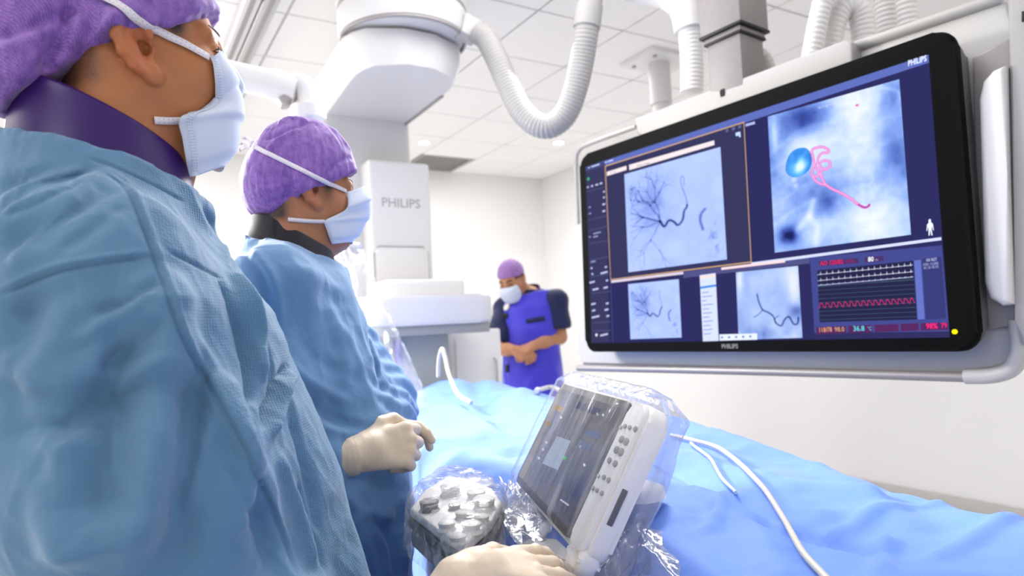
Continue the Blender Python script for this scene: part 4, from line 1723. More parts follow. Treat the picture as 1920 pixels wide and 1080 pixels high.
def hand_sdf(g, w, R, curls, thumb, grow=0.0, splay=(6, 1, -4, -10), side=1, sc=1.0, k=.0035):
    """w wrist, R columns = (fingers, thumb side, back of hand); curls = 4 x 3 angles in degrees"""
    h = g.sub(R, w)
    if side < 0:
        h.Y = -h.Y
    h.X, h.Y, h.Z = h.X/sc, h.Y/sc, h.Z/sc
    D = h.cap((-.02, 0, 0), (.02, 0, 0), .024, .026)
    for (x, y, ln, r) in FING:
        D = smin(D, h.cap((.012, y*.55, 0), (x, y, 0), .0165, r*1.28), .014)
    D = smin(D, h.ell((.038, .022, -.010), (.030, .017, .014)), .012)
    fing = None
    for (x, y, ln, r), cu, sp in zip(FING, curls, splay):
        p = np.array([x, y, 0.0])
        a = 0.0
        s_ = math.radians(sp)
        pts, rs = [p.copy()], [r*1.12+grow]
        for q, l_ in enumerate(ln):
            a += math.radians(cu[q])
            p = p+l_*np.array([math.cos(a)*math.cos(s_), math.cos(a)*math.sin(s_), -math.sin(a)])
            pts.append(p.copy())
            rs.append(r*(1.02, .94, .80)[q]+grow)
        f = h.chain(pts, rs, .003)
        fing = f if fing is None else smin(fing, f, .0015)
    D = smin(D, fing, k)
    t = h.chain(thumb, [.0165+grow, .0135+grow, .0115+grow, .0092+grow], .004)
    D = smin(D, t, .008)
    return (D-grow)*sc


TH_REL = [(.020, .020, -.008), (.052, .046, -.016), (.082, .058, -.022), (.106, .062, -.028)]


def add_skin_attr(o, V, hc, HR):
    """hair, red and stubble masks for a head centred at hc with axes HR"""
    q = (V-np.array(hc)) @ np.array(HR)
    return q


def sdf_obj(name, g, D, mat, parent, relax=2, post=None):
    V, F = nets(g, D, relax)
    if post is not None:
        V = post(V, F)
    return mesh(name, V, F, mat, parent), V, F


def ribbon(name, pts, nrm, w, mat, parent, th=.0008):
    """flat band following surface points; returns object"""
    V, F = [], []
    n = len(pts)
    for i in range(n):
        t = (pts[min(i+1, n-1)]-pts[max(i-1, 0)]).normalized()
        s = t.cross(nrm[i]).normalized()*w/2
        u = nrm[i]*th
        V += [pts[i]-s, pts[i]+s, pts[i]+s+u, pts[i]-s+u]
    for i in range(n-1):
        for k in range(4):
            F.append((4*i+k, 4*i+(k+1) % 4, 4*i+4+(k+1) % 4, 4*i+4+k))
    F += [(0, 1, 2, 3), (4*n-1, 4*n-2, 4*n-3, 4*n-4)]
    return mesh(name, V, F, mat, parent)


def pts_field(V):
    o = Grid.__new__(Grid)
    V = np.asarray(V, np.float64)
    o.X, o.Y, o.Z = V[:, 0], V[:, 1], V[:, 2]
    o.xs = o.ys = o.zs = None
    return o


def pushout(V, f, margin, it=4):
    """move points out of the solid f until they are margin away from it"""
    V = V.copy()
    for _ in range(it):
        d = f(pts_field(V))
        e = 5e-4
        G = np.stack([f(pts_field(V+np.eye(3)[k]*e))-d for k in range(3)], 1)/e
        G /= np.maximum(np.linalg.norm(G, axis=1), 1e-6)[:, None]
        V = V+G*np.clip(margin-d, 0, .03)[:, None]
    return V


def snap(P_, f, off):
    """put points on the surface of f, off above it"""
    V = np.array(P_, float)
    for _ in range(6):
        d = f(pts_field(V))
        e = 5e-4
        G = np.stack([f(pts_field(V+np.eye(3)[k]*e))-d for k in range(3)], 1)/e
        G /= np.maximum(np.linalg.norm(G, axis=1), 1e-6)[:, None]
        V = V-G*(d-off)[:, None]*.9
    return V


def stitches(name, pts, nrm, offs, mat, parent, step=.0042, ln=.0016, wd=.0010, lift=.0018):
    """rows of small heat-sealed dots along a band"""
    V, F = [], []
    L_ = [0.0]
    for a, b in zip(pts, pts[1:]):
        L_.append(L_[-1]+(b-a).length)
    s_ = step
    while s_ < L_[-1]-step:
        i = max(k for k in range(len(L_)) if L_[k] <= s_)
        i = min(i, len(pts)-2)
        f = (s_-L_[i])/max(L_[i+1]-L_[i], 1e-9)
        p, n = pts[i].lerp(pts[i+1], f), nrm[i].lerp(nrm[i+1], f).normalized()
        t = (pts[i+1]-pts[i]).normalized()
        w = t.cross(n).normalized()
        for o in offs:
            c = p+w*o+n*lift
            b = len(V)
            V += [c-t*ln/2-w*wd/2, c+t*ln/2-w*wd/2, c+t*ln/2+w*wd/2, c-t*ln/2+w*wd/2]
            F.append((b, b+1, b+2, b+3))
        s_ += step
    o = mesh(name, V, F, mat, parent, False)
    o['kind'] = 'stuff'
    return o


class Person:
    def __init__(s, label, plan, ang, Z0=0.0):
        """plan = (X, Z) of the neck, ang = heading in degrees from image right towards the depth"""
        w = PL(plan[0], plan[1], 0)
        a = math.radians(ang)-TH
        s.root = thing('person', label, 'person', (w.x, w.y, Z0), a)
        s.M = Matrix.Translation((w.x, w.y, Z0)) @ Matrix.Rotation(a, 4, 'Z')
        s.I = s.M.inverted()

    def loc(s, px, py, Z):
        return np.array(s.I @ P(px, py, Z))

    def onplane(s, px, py, c, R, axis_, val):
        """photograph ray met with a plane of the frame (c, R): local coordinate axis_ = val"""
        o = s.I @ CAMP
        d = s.I.to_3x3() @ ray(px, py)
        ql = np.array(R).T @ (np.array(o)-np.array(c))
        dl = np.array(R).T @ np.array(d)
        t = (val-ql[axis_])/dl[axis_]
        return ql+dl*t

    def bvh(s, VFs):
        V, F = [], []
        for v, f in VFs:
            b = len(V)
            V += [Vector(x) for x in np.asarray(v).tolist()]
            F += [[i+b for i in q] for q in np.asarray(f).tolist()]
        return BVHTree.FromPolygons(V, F)

    def cast(s, bvh, px, py):
        d = (s.I.to_3x3() @ ray(px, py)).normalized()
        return bvh.ray_cast(s.I @ CAMP, d)

    def tie(s, name, bvh, pxs, w, mat, lift=.0012, n=26, flat=None):
        """band of cloth over the surfaces in bvh, along photograph points"""
        P2 = catmull([(a, b, 0) for a, b in pxs], n)
        pts, nr = [], []
        for p in P2:
            h = s.cast(bvh, p.x, p.y)
            if h[0] is None:
                continue
            pts.append(h[0])
            nr.append(h[1])
        if len(pts) < 3:
            return None
        for it in range(2):
            nr = [(nr[max(i-1, 0)]+nr[i]+nr[min(i+1, len(nr)-1)]).normalized() for i in range(len(nr))]
            pts = [pts[0]]+[(pts[i-1]+2*pts[i]+pts[i+1])/4 for i in range(1, len(pts)-1)]+[pts[-1]]
        pts = [p+q*lift for p, q in zip(pts, nr)]
        o = ribbon(name, pts, nr, w, mat, s.root)
        stitches('stitching', pts, nr, (-w*.24, w*.24), m_stitch, o, .0052, .0014, .0009, .0011)
        return o

    def creases(s, V, F, bvh, lst):
        """press folds into a cloth: (photograph polyline, width, height); 'step' folds by a tuple height"""
        Nn = vnormals(V, F)
        disp = np.zeros(len(V))
        for pl_, w, hgt in lst:
            pp = []
            P2 = catmull([(a, b, 0) for a, b in pl_], 6*len(pl_))
            for p in P2:
                h = s.cast(bvh, p.x, p.y)
                if h[0] is not None:
                    pp.append(h[0])
            if len(pp) < 2:
                continue
            lo_, hi_ = np.array(pp).min(0)-3*w, np.array(pp).max(0)+3*w
            near = np.nonzero(((V > lo_) & (V < hi_)).all(1))[0]
            d, t = polydist(V[near], pp)
            fade = np.clip(np.minimum(t, 1-t)/.12, 0, 1)*.8+.2
            disp[near] += hgt*np.exp(-(d/w)**2)*fade
        return V+Nn*disp[:, None]


def mask_mesh(C, E, nu=26, nv=48, pleats=3, depth=.0035, pw=.75, far=1.0):
    """pleated mask in head space: C mid line (x, z), E side edge (x, y, z), top to bottom"""
    Cc = catmull([(c[0], 0, c[1]) for c in C], nv)
    Ee = catmull(E, nv)
    V, F = [], []
    for j in range(nv+1):
        v = j/nv
        c, e = Cc[j], Ee[j]
        for i in range(-nu, nu+1):
            u = i/nu
            a = abs(u)
            ph = a*math.pi/2
            x = e.x+(c.x-e.x)*math.cos(ph)**pw
            y = abs(e.y)*math.sin(ph)**.9*(1 if u > 0 else -1)
            z = c.z+(e.z-c.z)*(1-math.cos(ph))*(far if u > 0 else 1)
            x = x+(.4*(c.x-e.x)*(1-math.cos(ph))*(1-far) if u > 0 else 0)
            z = z+(.046*v*(1-math.cos(ph))*(1-far) if u > 0 else 0)
            saw = ((v*pleats+.15) % 1.0)
            bump = depth*(saw if saw < .85 else (1-saw)/.15*.85)*math.sin(min(1, max(0, (v-.06)/.1))*math.pi/2)*min(1, max(0, (.94-v)/.08))
            tau = Vector((c.x-e.x, 0, 0)).normalized()
            nx, ny = math.cos(ph), math.sin(ph)*(1 if u > 0 else -1)
            V.append((x+nx*bump, y+ny*bump, z))
    w = 2*nu+1
    for j in range(nv):
        for i in range(w-1):
            F.append((j*w+i, j*w+i+1, (j+1)*w+i+1, (j+1)*w+i))
    return np.array(V), np.array(F)


m_skin1 = skin_mat('skin_tan', (.46, .19, .078), (.035, .026, .022))
m_skin2 = skin_mat('skin_warm', (.40, .185, .095), (.022, .015, .011))
m_skin3 = skin_mat('skin_pale', (.50, .245, .14), (.03, .02, .015))
m_gown2 = cloth_mat('gown_clear_blue', (.125, .265, .47), 700, .15, .72, .25, False, .04, .18)
m_gown = cloth_mat('gown_blue', (.095, .215, .355), 700, .18, .72, .25, True, .05, .18)
m_cap = cap_mat('cap_purple', (.35, .17, .60), (.10, .035, .26))
m_mask = cloth_mat('mask_pale_blue', (.64, .71, .86), 1400, .12, .8, .2, False, .02)
m_stitch = plain('stitch_blue', (.36, .42, .58), .8)
m_tie = cloth_mat('mask_tie_white', (.78, .74, .80), 1400, .1, .8, .2, False, .02)
m_collar1 = cloth_mat('collar_purple', (.036, .010, .120), 800, .12, .36, .0, False, .04)
m_collar2 = cloth_mat('collar_black', (.008, .008, .014), 800, .2, .6, .2, False, .05)
m_glove = plain('glove_latex', (.66, .545, .41), .5, bump=(160, .12, .002), mott=(25, .05), sss=.1)
m_shoe = plain('clog_white', (.6, .6, .6), .5)
m_trouser = cloth_mat('trouser_navy', (.02, .03, .08), 800, .2)
m_eye = plain('eye_white', (.75, .72, .68), .15)
m_brow = plain('brow_dark', (.02, .014, .01), .7)
# ================================================================== the nearest man, at the left edge
p1 = Person('nearest person in purple cap, purple collar and blue gown, one gloved hand on the control', (-.498, .787), 35)
r1 = p1.root
HR1 = rot3(math.radians(-4), math.radians(4.5), 0)
ear1 = p1.loc(263, 92, .75)
hc1 = ear1+HR1 @ np.array([.004, .077, .014])
hz = float(hc1[2])
sh_r, sh_l = np.array([-.005, -.180, 1.360]), np.array([.0, .180, 1.360])
el_r = np.array(p1.I @ PL(-.335, .655, .97))
wr_r = p1.loc(798, 1200, .70)
el_l = np.array([.03, .175, 1.10])
wr_l = np.array([.15, .04, 1.09])

# body, one continuous figure from feet to crown
g = Grid(axis(-.24, .42, .02, (hc1[0]-.105, hc1[0]+.13), .0026), axis(-.42, .42, .02, (-.10+hc1[1], .10+hc1[1]), .003), axis(-.005, hz+.15, .02, (hz-.16, hz+.15), .0028))
h = g.sub(HR1, hc1)
D = head_sdf(h, True, -.014)
D = smin(D, g.cap(hc1+HR1 @ np.array([-.04, 0, -.10]), (-.02, 0, 1.40), .054, .062), .03)
D = smin(D, g.tower([(.82, .0, 0, .11, .155), (1.0, .0, 0, .11, .15), (1.2, .0, 0, .115, .16), (1.32, -.01, 0, .10, .155), (1.40, -.02, 0, .05, .07)]), .04)
for s, sh, el, wr in ((-1, sh_r, el_r, wr_r), (1, sh_l, el_l, wr_l)):
    D = smin(D, g.chain([sh, el, wr], [.055, .042, .030], .02), .04)
    D = smin(D, g.chain([(.0, .09*s, .88), (.015, .095*s, .47), (.0, .10*s, .08)], [.088, .06, .045], .02), .04)
    D = smin(D, g.ell((.06, .10*s, .04), (.13, .05, .045)), .02)
body1, bV, bF = sdf_obj('body', g, D, m_skin1, r1, 1)
q = (bV-hc1) @ HR1
nz = fbm(q*60, 2)*.08
brim_x = [-.14, -.07, -.015, .03, .09, .12]
brim_z = [-.075, -.026, .004, .018, .062, .074]
hair = np.clip((-.022-q[:, 0])/.03, 0, 1)*np.clip((q[:, 2]+.085)/.04, 0, 1)*.85
side_b = np.exp(-((q[:, 0]-.036)/.016)**2-((q[:, 2]-.022)/.020)**2)*(np.abs(q[:, 1]) > .04)
stub = .20*np.exp(-((q[:, 0]-.05)/.035)**2-((q[:, 2]+.085)/.035)**2)*(q[:, 2] > -.16)
set_attr(body1, 'hair', np.clip(hair*.95+side_b*1.1+stub, 0, 1))
earm = np.exp(-((np.abs(q[:, 1])-.086)/.012)**2-((q[:, 0]+.004)/.03)**2-((q[:, 2]+.014)/.05)**2)
set_attr(body1, 'red', np.clip(earm*.7+.25*np.exp(-((q[:, 0]-.09)/.03)**2-(q[:, 2]/.03)**2), 0, 1))
for s in (-1,):
    ey = hc1+HR1 @ np.array([.0755, .032*s, .007])
    lathe('eyeball', [(.0001, -.0125)]+[(.0125*math.cos(t), .0125*math.sin(t)) for t in np.linspace(-1.4, 1.4, 12)]+[(.0001, .0125)], m_eye, r1, 18, tuple(ey))
    lash = [hc1+HR1 @ v for v in snap(((.0785, -.0475, .0030), (.0850, -.042, .0075), (.0885, -.035, .0090)), head_sdf, .0004)]
    tube('eyelashes', lash, [.0004, .0009, .0008], m_brow, r1, 6, 10)
    lash2 = [hc1+HR1 @ v for v in snap(((.0780, -.0465, .0025), (.0855, -.041, .0022), (.0880, -.035, .0015)), head_sdf, .0004)]
    tube('lower_lashes', lash2, [.0003, .0005, .0003], m_brow, r1, 6, 8)
    bw = [hc1+HR1 @ v for v in snap(((.0745, -.054, .031), (.0855, -.043, .036), (.0925, -.029, .0355), (.0935, -.022, .034)), head_sdf, .0002)]
    tube('eyebrow', bw, [.0008, .0017, .0018, .0010], m_brow, r1, 8, 12)

# bouffant cap
g = Grid(axis(-.19, .13, .0032), axis(-.115, .115, .0036), axis(-.10, .165, .0032))
D = g.ell((-.016, 0, .047), (.108, .091, .101))
D = smin(D, g.ell((.040, 0, .035), (.062, .070, .062)), .02)
D = smin(D, g.ell((-.105, 0, .03), (.062, .078, .070)), .05)
D = smin(D, g.ell((-.125, -.01, -.035), (.045, .065, .045)), .04)
D = smin(D, np.minimum(ear_sdf(g, -1, 1.1, -.014)[0], ear_sdf(g, 1, 1.1, -.014)[0])-.0045, .012)
bz = np.interp(g.xs, brim_x, brim_z)[:, None, None]
D = smax(D, bz-g.Z, .004)


def cap_post(V, F, amp=1.0, seed=0, seams=()):
    n = vnormals(V, F)
    a = np.arctan2(V[:, 1], V[:, 0]+.02)
    w = np.stack([a*7+seed, V[:, 2]*16, V[:, 0]*10], 1)
    d = .0022*ridged(w, 2)+.0016*ridged(np.stack([V[:, 0]*28+V[:, 2]*20, V[:, 1]*24, V[:, 2]*16-V[:, 0]*18], 1)+seed, 2)
    return V+n*(d*amp)[:, None]


V, F = nets(g, D, 2)
V = cap_post(V, F, .5, 1.7)
V = V @ HR1.T+hc1
pre = p1.bvh([(V, F)])
V = p1.creases(V, F, pre, [
    ([(140, 0), (120, 45), (95, 110), (85, 140)], .007, -.010), ([(150, 30), (135, 75), (100, 125)], .008, .006),
    ([(0, 75), (60, 50), (130, 20)], .007, -.006), ([(0, 95), (60, 70), (125, 48)], .009, .006), ([(215, 40), (190, 75), (150, 100)], .006, -.005),
    ([(260, 35), (235, 50), (205, 58)], .005, -.004), ([(10, 150), (50, 120), (85, 100)], .008, .004),
    ([(225, 15), (200, 45), (172, 90)], .006, .004), ([(300, 50), (350, 38), (404, 26)], .004, .0025)])
cap1 = mesh('surgical_cap', V, F, m_cap, r1)
capV, capF = V, F

# mask
C = [p1.onplane(px, py, hc1, HR1, 1, 0.0) for px, py in ((411, 112), (436, 152), (450, 190), (448, 232), (440, 275), (417, 318))]
C = [(c[0], c[2]) for c in C]
E = []
bb1 = p1.bvh([(bV, bF)])
for px, py, yy in ((391, 112, -.040), (399, 148, -.052), (396, 185, -.060), (372, 210, -.064), (337, 224, -.066), (342, 262, -.062), (348, 300, -.056), (356, 332, -.050)):
    hit = p1.cast(bb1, px, py)
    if hit[0] is not None and py < 215:
        E.append(tuple((np.array(hit[0]+hit[1]*.003)-hc1) @ HR1))
    else:
        E.append(tuple(p1.onplane(px, py, hc1, HR1, 1, yy)))
V, F = mask_mesh(C, E, 26, 56, 3, .005, .75, .3)
V = pushout(V, head_sdf, .0045)
V = V @ HR1.T+hc1
mask1 = mesh('face_mask', V, F, m_mask, r1)
sm = mask1.modifiers.new('thickness', 'SOLIDIFY')
sm.thickness = .0012
mV, mF = V, F
w = 53
hem = [Vector(V[j*w]) for j in range(57)]
nr = [(Vector(V[j*w])-Vector(V[j*w+3])).cross(Vector(V[min(j+1, 56)*w])-Vector(V[max(j-1, 0)*w])).normalized() for j in range(57)]
nr = [n if n.y < 0 else -n for n in nr]
inner = [Vector(V[j*w+3]) for j in range(57)]
hem_c = [a.lerp(b, .5)+n*.0012 for a, b, n in zip(hem, inner, nr)]
hm_ = ribbon('mask_hem', hem_c, nr, .0085, m_mask, r1, .0012)
stitches('stitching', hem_c, nr, (-.0022, 0, .0022), m_stitch, hm_, .0034, .0013, .0010, .0014)

# collar: thyroid guard, a tall conical band
def band(rings, n=72, open_=None):
    """rings: list of (cx, cy, a, b, z_front, z_back)"""
    V, F = [], []
    for cx, cy, a, b, zf, zb_ in rings:
        for k in range(n):
            t = 2*math.pi*k/n
            m = (1+math.cos(t))/2
            V.append((cx+a*math.cos(t), cy+b*math.sin(t), zb_+(zf-zb_)*m))
    for j in range(len(rings)-1):
        for k in range(n):
            F.append((j*n+k, j*n+(k+1) % n, (j+1)*n+(k+1) % n, (j+1)*n+k))
    return np.array(V), np.array(F)


V, F = band([(.012, -.016, .104, .108, 1.448, 1.500), (.012, -.016, .098, .100, 1.466, 1.522), (.012, -.016, .094, .093, 1.484, 1.550), (.012, -.016, .092, .088, 1.503, 1.582), (.012, -.016, .091, .085, 1.516, 1.604), (.012, -.016, .086, .080, 1.518, 1.607), (.012, -.016, .083, .077, 1.506, 1.592)])
n_ = vnormals(V, F)
V = V+n_*(.0022*fbm(V*18, 2))[:, None]
col1 = mesh('thyroid_collar', V, F, m_collar1, r1)
sm = col1.modifiers.new('smooth', 'SUBSURF')
sm.levels = sm.render_levels = 1
colV, colF = V, F

# gown
g = Grid(axis(-.30, .46, .0075), axis(-.46, .46, .0085), axis(.22, 1.56, .0085))
rows1 = [(.22, .09, 0, .23, .25), (.8, .11, 0, .205, .22), (.97, .110, 0, .192, .215), (1.14, .085, 0, .182, .21), (1.25, .062, 0, .168, .205), (1.333, .045, 0, .155, .200),
         (1.385, .026, -.004, .135, .16), (1.425, .012, -.010, .122, .134), (1.462, .010, -.015, .118, .125), (1.50, .010, -.016, .110, .116), (1.56, .010, -.016, .105, .110)]
D = g.tower(rows1)
for sh, el, wr, kk in ((sh_r, el_r, wr_r, 1.0), (sh_l, el_l, wr_l, .72)):
    D = smin(D, g.chain([sh*.6+np.array([0, 0, 1.43])*.4, sh, (sh+el)/2+np.array([-.01, 0, 0]), el, el*.4+wr*.6, wr], [.062*kk, .082*kk, .106*kk, .094*kk, .050, .042], .03), .06)
D = np.maximum(D, g.Z-(1.503-.30*(g.X-.015)))
V, F = nets(g, D, 3)
# soft hanging folds
n_ = vnormals(V, F)
ang = np.arctan2(V[:, 1], V[:, 0]-.06)
low = np.clip((1.30-V[:, 2])/.5, 0, 1)
disp = .013*low*np.sin(ang*9+2*vnoise(V*3))+.006*fbm(np.stack([V[:, 0]*7, V[:, 1]*7, V[:, 2]*3], 1), 2)+.0022*ridged(np.stack([V[:, 0]*11+V[:, 2]*6, V[:, 1]*11, V[:, 2]*9-V[:, 0]*6], 1), 2)
V = V+n_*disp[:, None]
pre = p1.bvh([(V, F)])
V = p1.creases(V, F, pre, [
    # broad soft folds
    ([(300, 500), (306, 620), (300, 760), (275, 900), (240, 1075)], .024, .030), ([(226, 700), (222, 780), (205, 870), (180, 980)], .030, -.022),
    ([(140, 800), (132, 920), (150, 1060)], .024, .028), ([(60, 560), (40, 700), (45, 840)], .02, -.010), ([(340, 690), (352, 830), (340, 960), (330, 1075)], .024, -.022),
    ([(0, 420), (120, 370), (230, 330)], .018, .012), ([(0, 470), (90, 410), (200, 350)], .014, -.012), ([(0, 345), (110, 330), (190, 312)], .010, -.008),
    ([(170, 530), (110, 620), (40, 740)], .02, .010), ([(270, 560), (200, 650), (120, 760)], .016, .009), ([(250, 640), (180, 730), (100, 830)], .014, -.009),
    ([(410, 700), (440, 840), (455, 1000)], .020, .017), ([(470, 880), (500, 980), (515, 1078)], .016, -.008)])
sel = in_view(p1.M, V, F)
V, F = subdivide(V, F)
V = relax_v(V, F, 2)
pre = p1.bvh([(V, F)])
V = p1.creases(V, F, pre, [
    # folds on the chest panel
    ([(415, 520), (440, 590), (462, 690), (470, 760)], .009, -.013), ([(440, 520), (470, 620), (490, 720)], .010, .012), ([(400, 400), (430, 500), (470, 600), (515, 720)], .009, .009),
    ([(492, 800), (510, 735), (540, 690)], .007, -.013), ([(505, 820), (530, 740), (548, 700)], .008, .011), ([(380, 380), (420, 460), (455, 560)], .008, -.008),
    ([(545, 780), (575, 880), (600, 1000)], .009, -.009), ([(520, 850), (560, 970), (590, 1070)], .009, .008), ([(560, 900), (590, 1010), (610, 1075)], .007, -.006),
    ([(350, 620), (400, 720), (470, 850), (520, 980)], .012, .010), ([(420, 800), (470, 930), (500, 1060)], .011, -.008),
    # wrinkles of the sleeve
    ([(300, 520), (250, 560), (170, 590)], .006, -.006), ([(290, 545), (230, 590), (140, 640)], .006, .006), ([(310, 600), (250, 650), (180, 690)], .007, -.005),
    ([(330, 660), (270, 690), (210, 740)], .007, .005), ([(20, 650), (60, 720), (70, 800)], .016, .005), ([(30, 600), (90, 560), (160, 545)], .012, -.005),
    ([(60, 860), (100, 940), (160, 1010)], .014, -.005), ([(180, 560), (190, 640), (170, 720)], .008, .004), ([(400, 760), (380, 860), (350, 960)], .008, .005),
    ([(0, 380), (90, 340), (170, 318)], .007, .006), ([(0, 400), (70, 375), (150, 335)], .006, -.006), ([(150, 360), (100, 420), (20, 500)], .008, .005), ([(230, 380), (170, 430), (110, 470)], .007, -.004)])
sel = in_view(p1.M, V, F)
V, F = subdivide(V, F, sel)
n_ = vnormals(V, F)
V = V+n_*(.0011*ridged(np.stack([V[:, 0]*24+V[:, 2]*18, V[:, 1]*24, V[:, 2]*16-V[:, 0]*14], 1), 2))[:, None]
pre = p1.bvh([(V, F)])
V = p1.creases(V, F, pre, [
    # seams
    ([(180, 312), (236, 352), (268, 420), (289, 478), (312, 545), (347, 640), (402, 742), (452, 832), (512, 960), (552, 1070)], .0022, -.0042),
    ([(190, 308), (246, 350), (278, 420), (299, 478), (322, 545), (357, 640), (412, 742), (462, 832), (520, 960), (560, 1070)], .0036, .0024),
    ([(0, 552), (100, 511), (200, 491), (286, 480)], .0020, -.0040), ([(0, 543), (100, 502), (200, 483), (284, 472)], .0034, .0024),
    ([(312, 468), (360, 492), (416, 522)], .0020, -.0042), ([(160, 295), (215, 312), (292, 348), (345, 378)], .0020, -.0030)])
gown1 = mesh('surgical_gown', V, F, m_gown, r1)
g1V, g1F = V, F
seam = [Vector(x) for x in p1.loc(300, 480, .6)[None, :]]
# chest panel with the embossed dots: everything ahead of the raglan seam
wp = np.array([proj(p1.M @ Vector(v))[:2] for v in V[::1].tolist()])
sx = np.interp(wp[:, 1], [300, 352, 420, 478, 545, 640, 742, 832, 960, 1070], [180, 236, 268, 289, 312, 347, 402, 452, 512, 552])
set_attr(gown1, 'panel', ((wp[:, 0] > sx+6) & (V[:, 0] > .02)).astype(float))

# ties and glove
bv = p1.bvh([(bV, bF), (capV, capF)])
p1.tie('mask_tie', bv, [(176, -18), (215, 8), (262, 38), (305, 64), (345, 84), (390, 110)], .0095, m_tie, .003, 40)
bv = p1.bvh([(bV, bF), (colV, colF)])
p1.tie('mask_tie', bv, [(288, 226), (312, 227), (338, 226)], .0085, m_tie, .002, 16)

hd = frame(p1.loc(1066, 1044, .835)-p1.loc(880, 1076, .74), p1.I.to_3x3() @ (Vector((0, 0, 1))-.45*ray(940, 1060).normalized()))
hw = p1.loc(880, 1080, .74)
g = Grid(axis(hw[0]-.09, hw[0]+.21, .0028), axis(hw[1]-.14, hw[1]+.14, .0028), axis(hw[2]-.09, hw[2]+.07, .0028))
cur = ((6, 14, 12), (10, 14, 12), (10, 14, 12), (8, 12, 10))
D = hand_sdf(g, hw, hd, cur, [(.020, .020, -.008), (.050, .046, -.012), (.080, .058, -.014), (.104, .060, -.02)], .0007, (9, 2, -5, -12), 1, .94)
wd_ = (wr_r-el_r)/np.linalg.norm(wr_r-el_r)
D = smin(D, g.chain([p1.loc(805, 1195, .70), p1.loc(840, 1136, .715), hw+hd @ np.array([.01, 0, 0])], [.036, .031, .026], .01), .015)
V, F = nets(g, D, 2)
n_ = vnormals(V, F)
V = V+n_*(.0006*ridged(V*60, 2))[:, None]
glove1 = mesh('glove', V, F, m_glove, r1)
# ================================================================== the second man, in profile behind the first
p2 = Person('second person in profile in purple cap, black collar and blue gown, gloved hands clasped', (-.450, 1.325), 12)
r2 = p2.root
HR2 = rot3(math.radians(18), math.radians(-2), 0)
ear2 = p2.loc(586, 354, 1.28)
hc2 = ear2+HR2 @ np.array([.004, .077, .0])
hz = float(hc2[2])
nb2 = hz-.20
s2r, s2l = np.array([.0, -.175, nb2]), np.array([.0, .175, nb2])
e2r, w2r = p2.loc(480, 862, 1.13), p2.loc(672, 852, 1.185)
e2l, w2l = p2.loc(706, 760, 1.47), p2.loc(712, 806, 1.30)
g = Grid(axis(-.22, .40, .02, (hc2[0]-.11, hc2[0]+.13), .0036), axis(-.40, .40, .02, (hc2[1]-.10, hc2[1]+.10), .004), axis(-.005, hz+.15, .02, (hz-.16, hz+.15), .0036))
D = head_sdf(g.sub(HR2, hc2))
D = smin(D, g.cap(hc2+HR2 @ np.array([-.04, 0, -.10]), (-.02, 0, nb2+.02), .058, .07), .03)
D = smin(D, g.tower([(.80, .0, 0, .10, .145), (1.0, .0, 0, .10, .14), (1.18, .0, 0, .105, .15), (nb2-.01, -.01, 0, .09, .15), (nb2+.06, -.02, 0, .05, .08)]), .05)
for s, sh, el, wr in ((-1, s2r, e2r, w2r), (1, s2l, e2l, w2l)):
    D = smin(D, g.chain([sh, el, wr], [.05, .04, .028], .02), .04)
    D = smin(D, g.chain([(.0, .09*s, .86), (.015, .095*s, .46), (.0, .10*s, .08)], [.085, .056, .042], .02), .04)
    D = smin(D, g.ell((.06, .10*s, .04), (.13, .048, .042)), .02)
body2, bV, bF = sdf_obj('body', g, D, m_skin2, r2, 1)
q = (bV-hc2) @ HR2
hair = np.clip((-.028-q[:, 0])/.03, 0, 1)*np.clip((q[:, 2]+.085)/.03, 0, 1)
side_b = np.exp(-((q[:, 0]-.028)/.016)**2-((q[:, 2]-.015)/.035)**2)*(np.abs(q[:, 1]) > .04)*(np.abs(q[:, 1]) < .074)
stub = .42*np.exp(-((q[:, 0]-.045)/.035)**2-((q[:, 2]+.07)/.040)**2)*(q[:, 2] > -.15)
set_attr(body2, 'hair', np.clip(hair+side_b+stub, 0, 1))
earm = np.exp(-((np.abs(q[:, 1])-.086)/.012)**2-((q[:, 0]+.004)/.03)**2-((q[:, 2])/.05)**2)
set_attr(body2, 'red', earm*.6)
ey = hc2+HR2 @ np.array([.0755, -.032, .007])
lathe('eyeball', [(.0001, -.0125)]+[(.0125*math.cos(t), .0125*math.sin(t)) for t in np.linspace(-1.4, 1.4, 12)]+[(.0001, .0125)], m_eye, r2, 18, tuple(ey))
lash = [hc2+HR2 @ v for v in snap(((.0785, -.0475, .0030), (.0850, -.042, .0075), (.0885, -.035, .0090)), head_sdf, .0004)]
tube('eyelashes', lash, [.0004, .0007, .0006], m_brow, r2, 6, 10)
bw = [hc2+HR2 @ v for v in snap(((.0745, -.054, .031), (.0855, -.043, .036), (.0925, -.029, .0355), (.0935, -.022, .034)), head_sdf, .0002)]
tube('eyebrow', bw, [.0008, .0016, .0016, .0006], m_brow, r2, 8, 12)

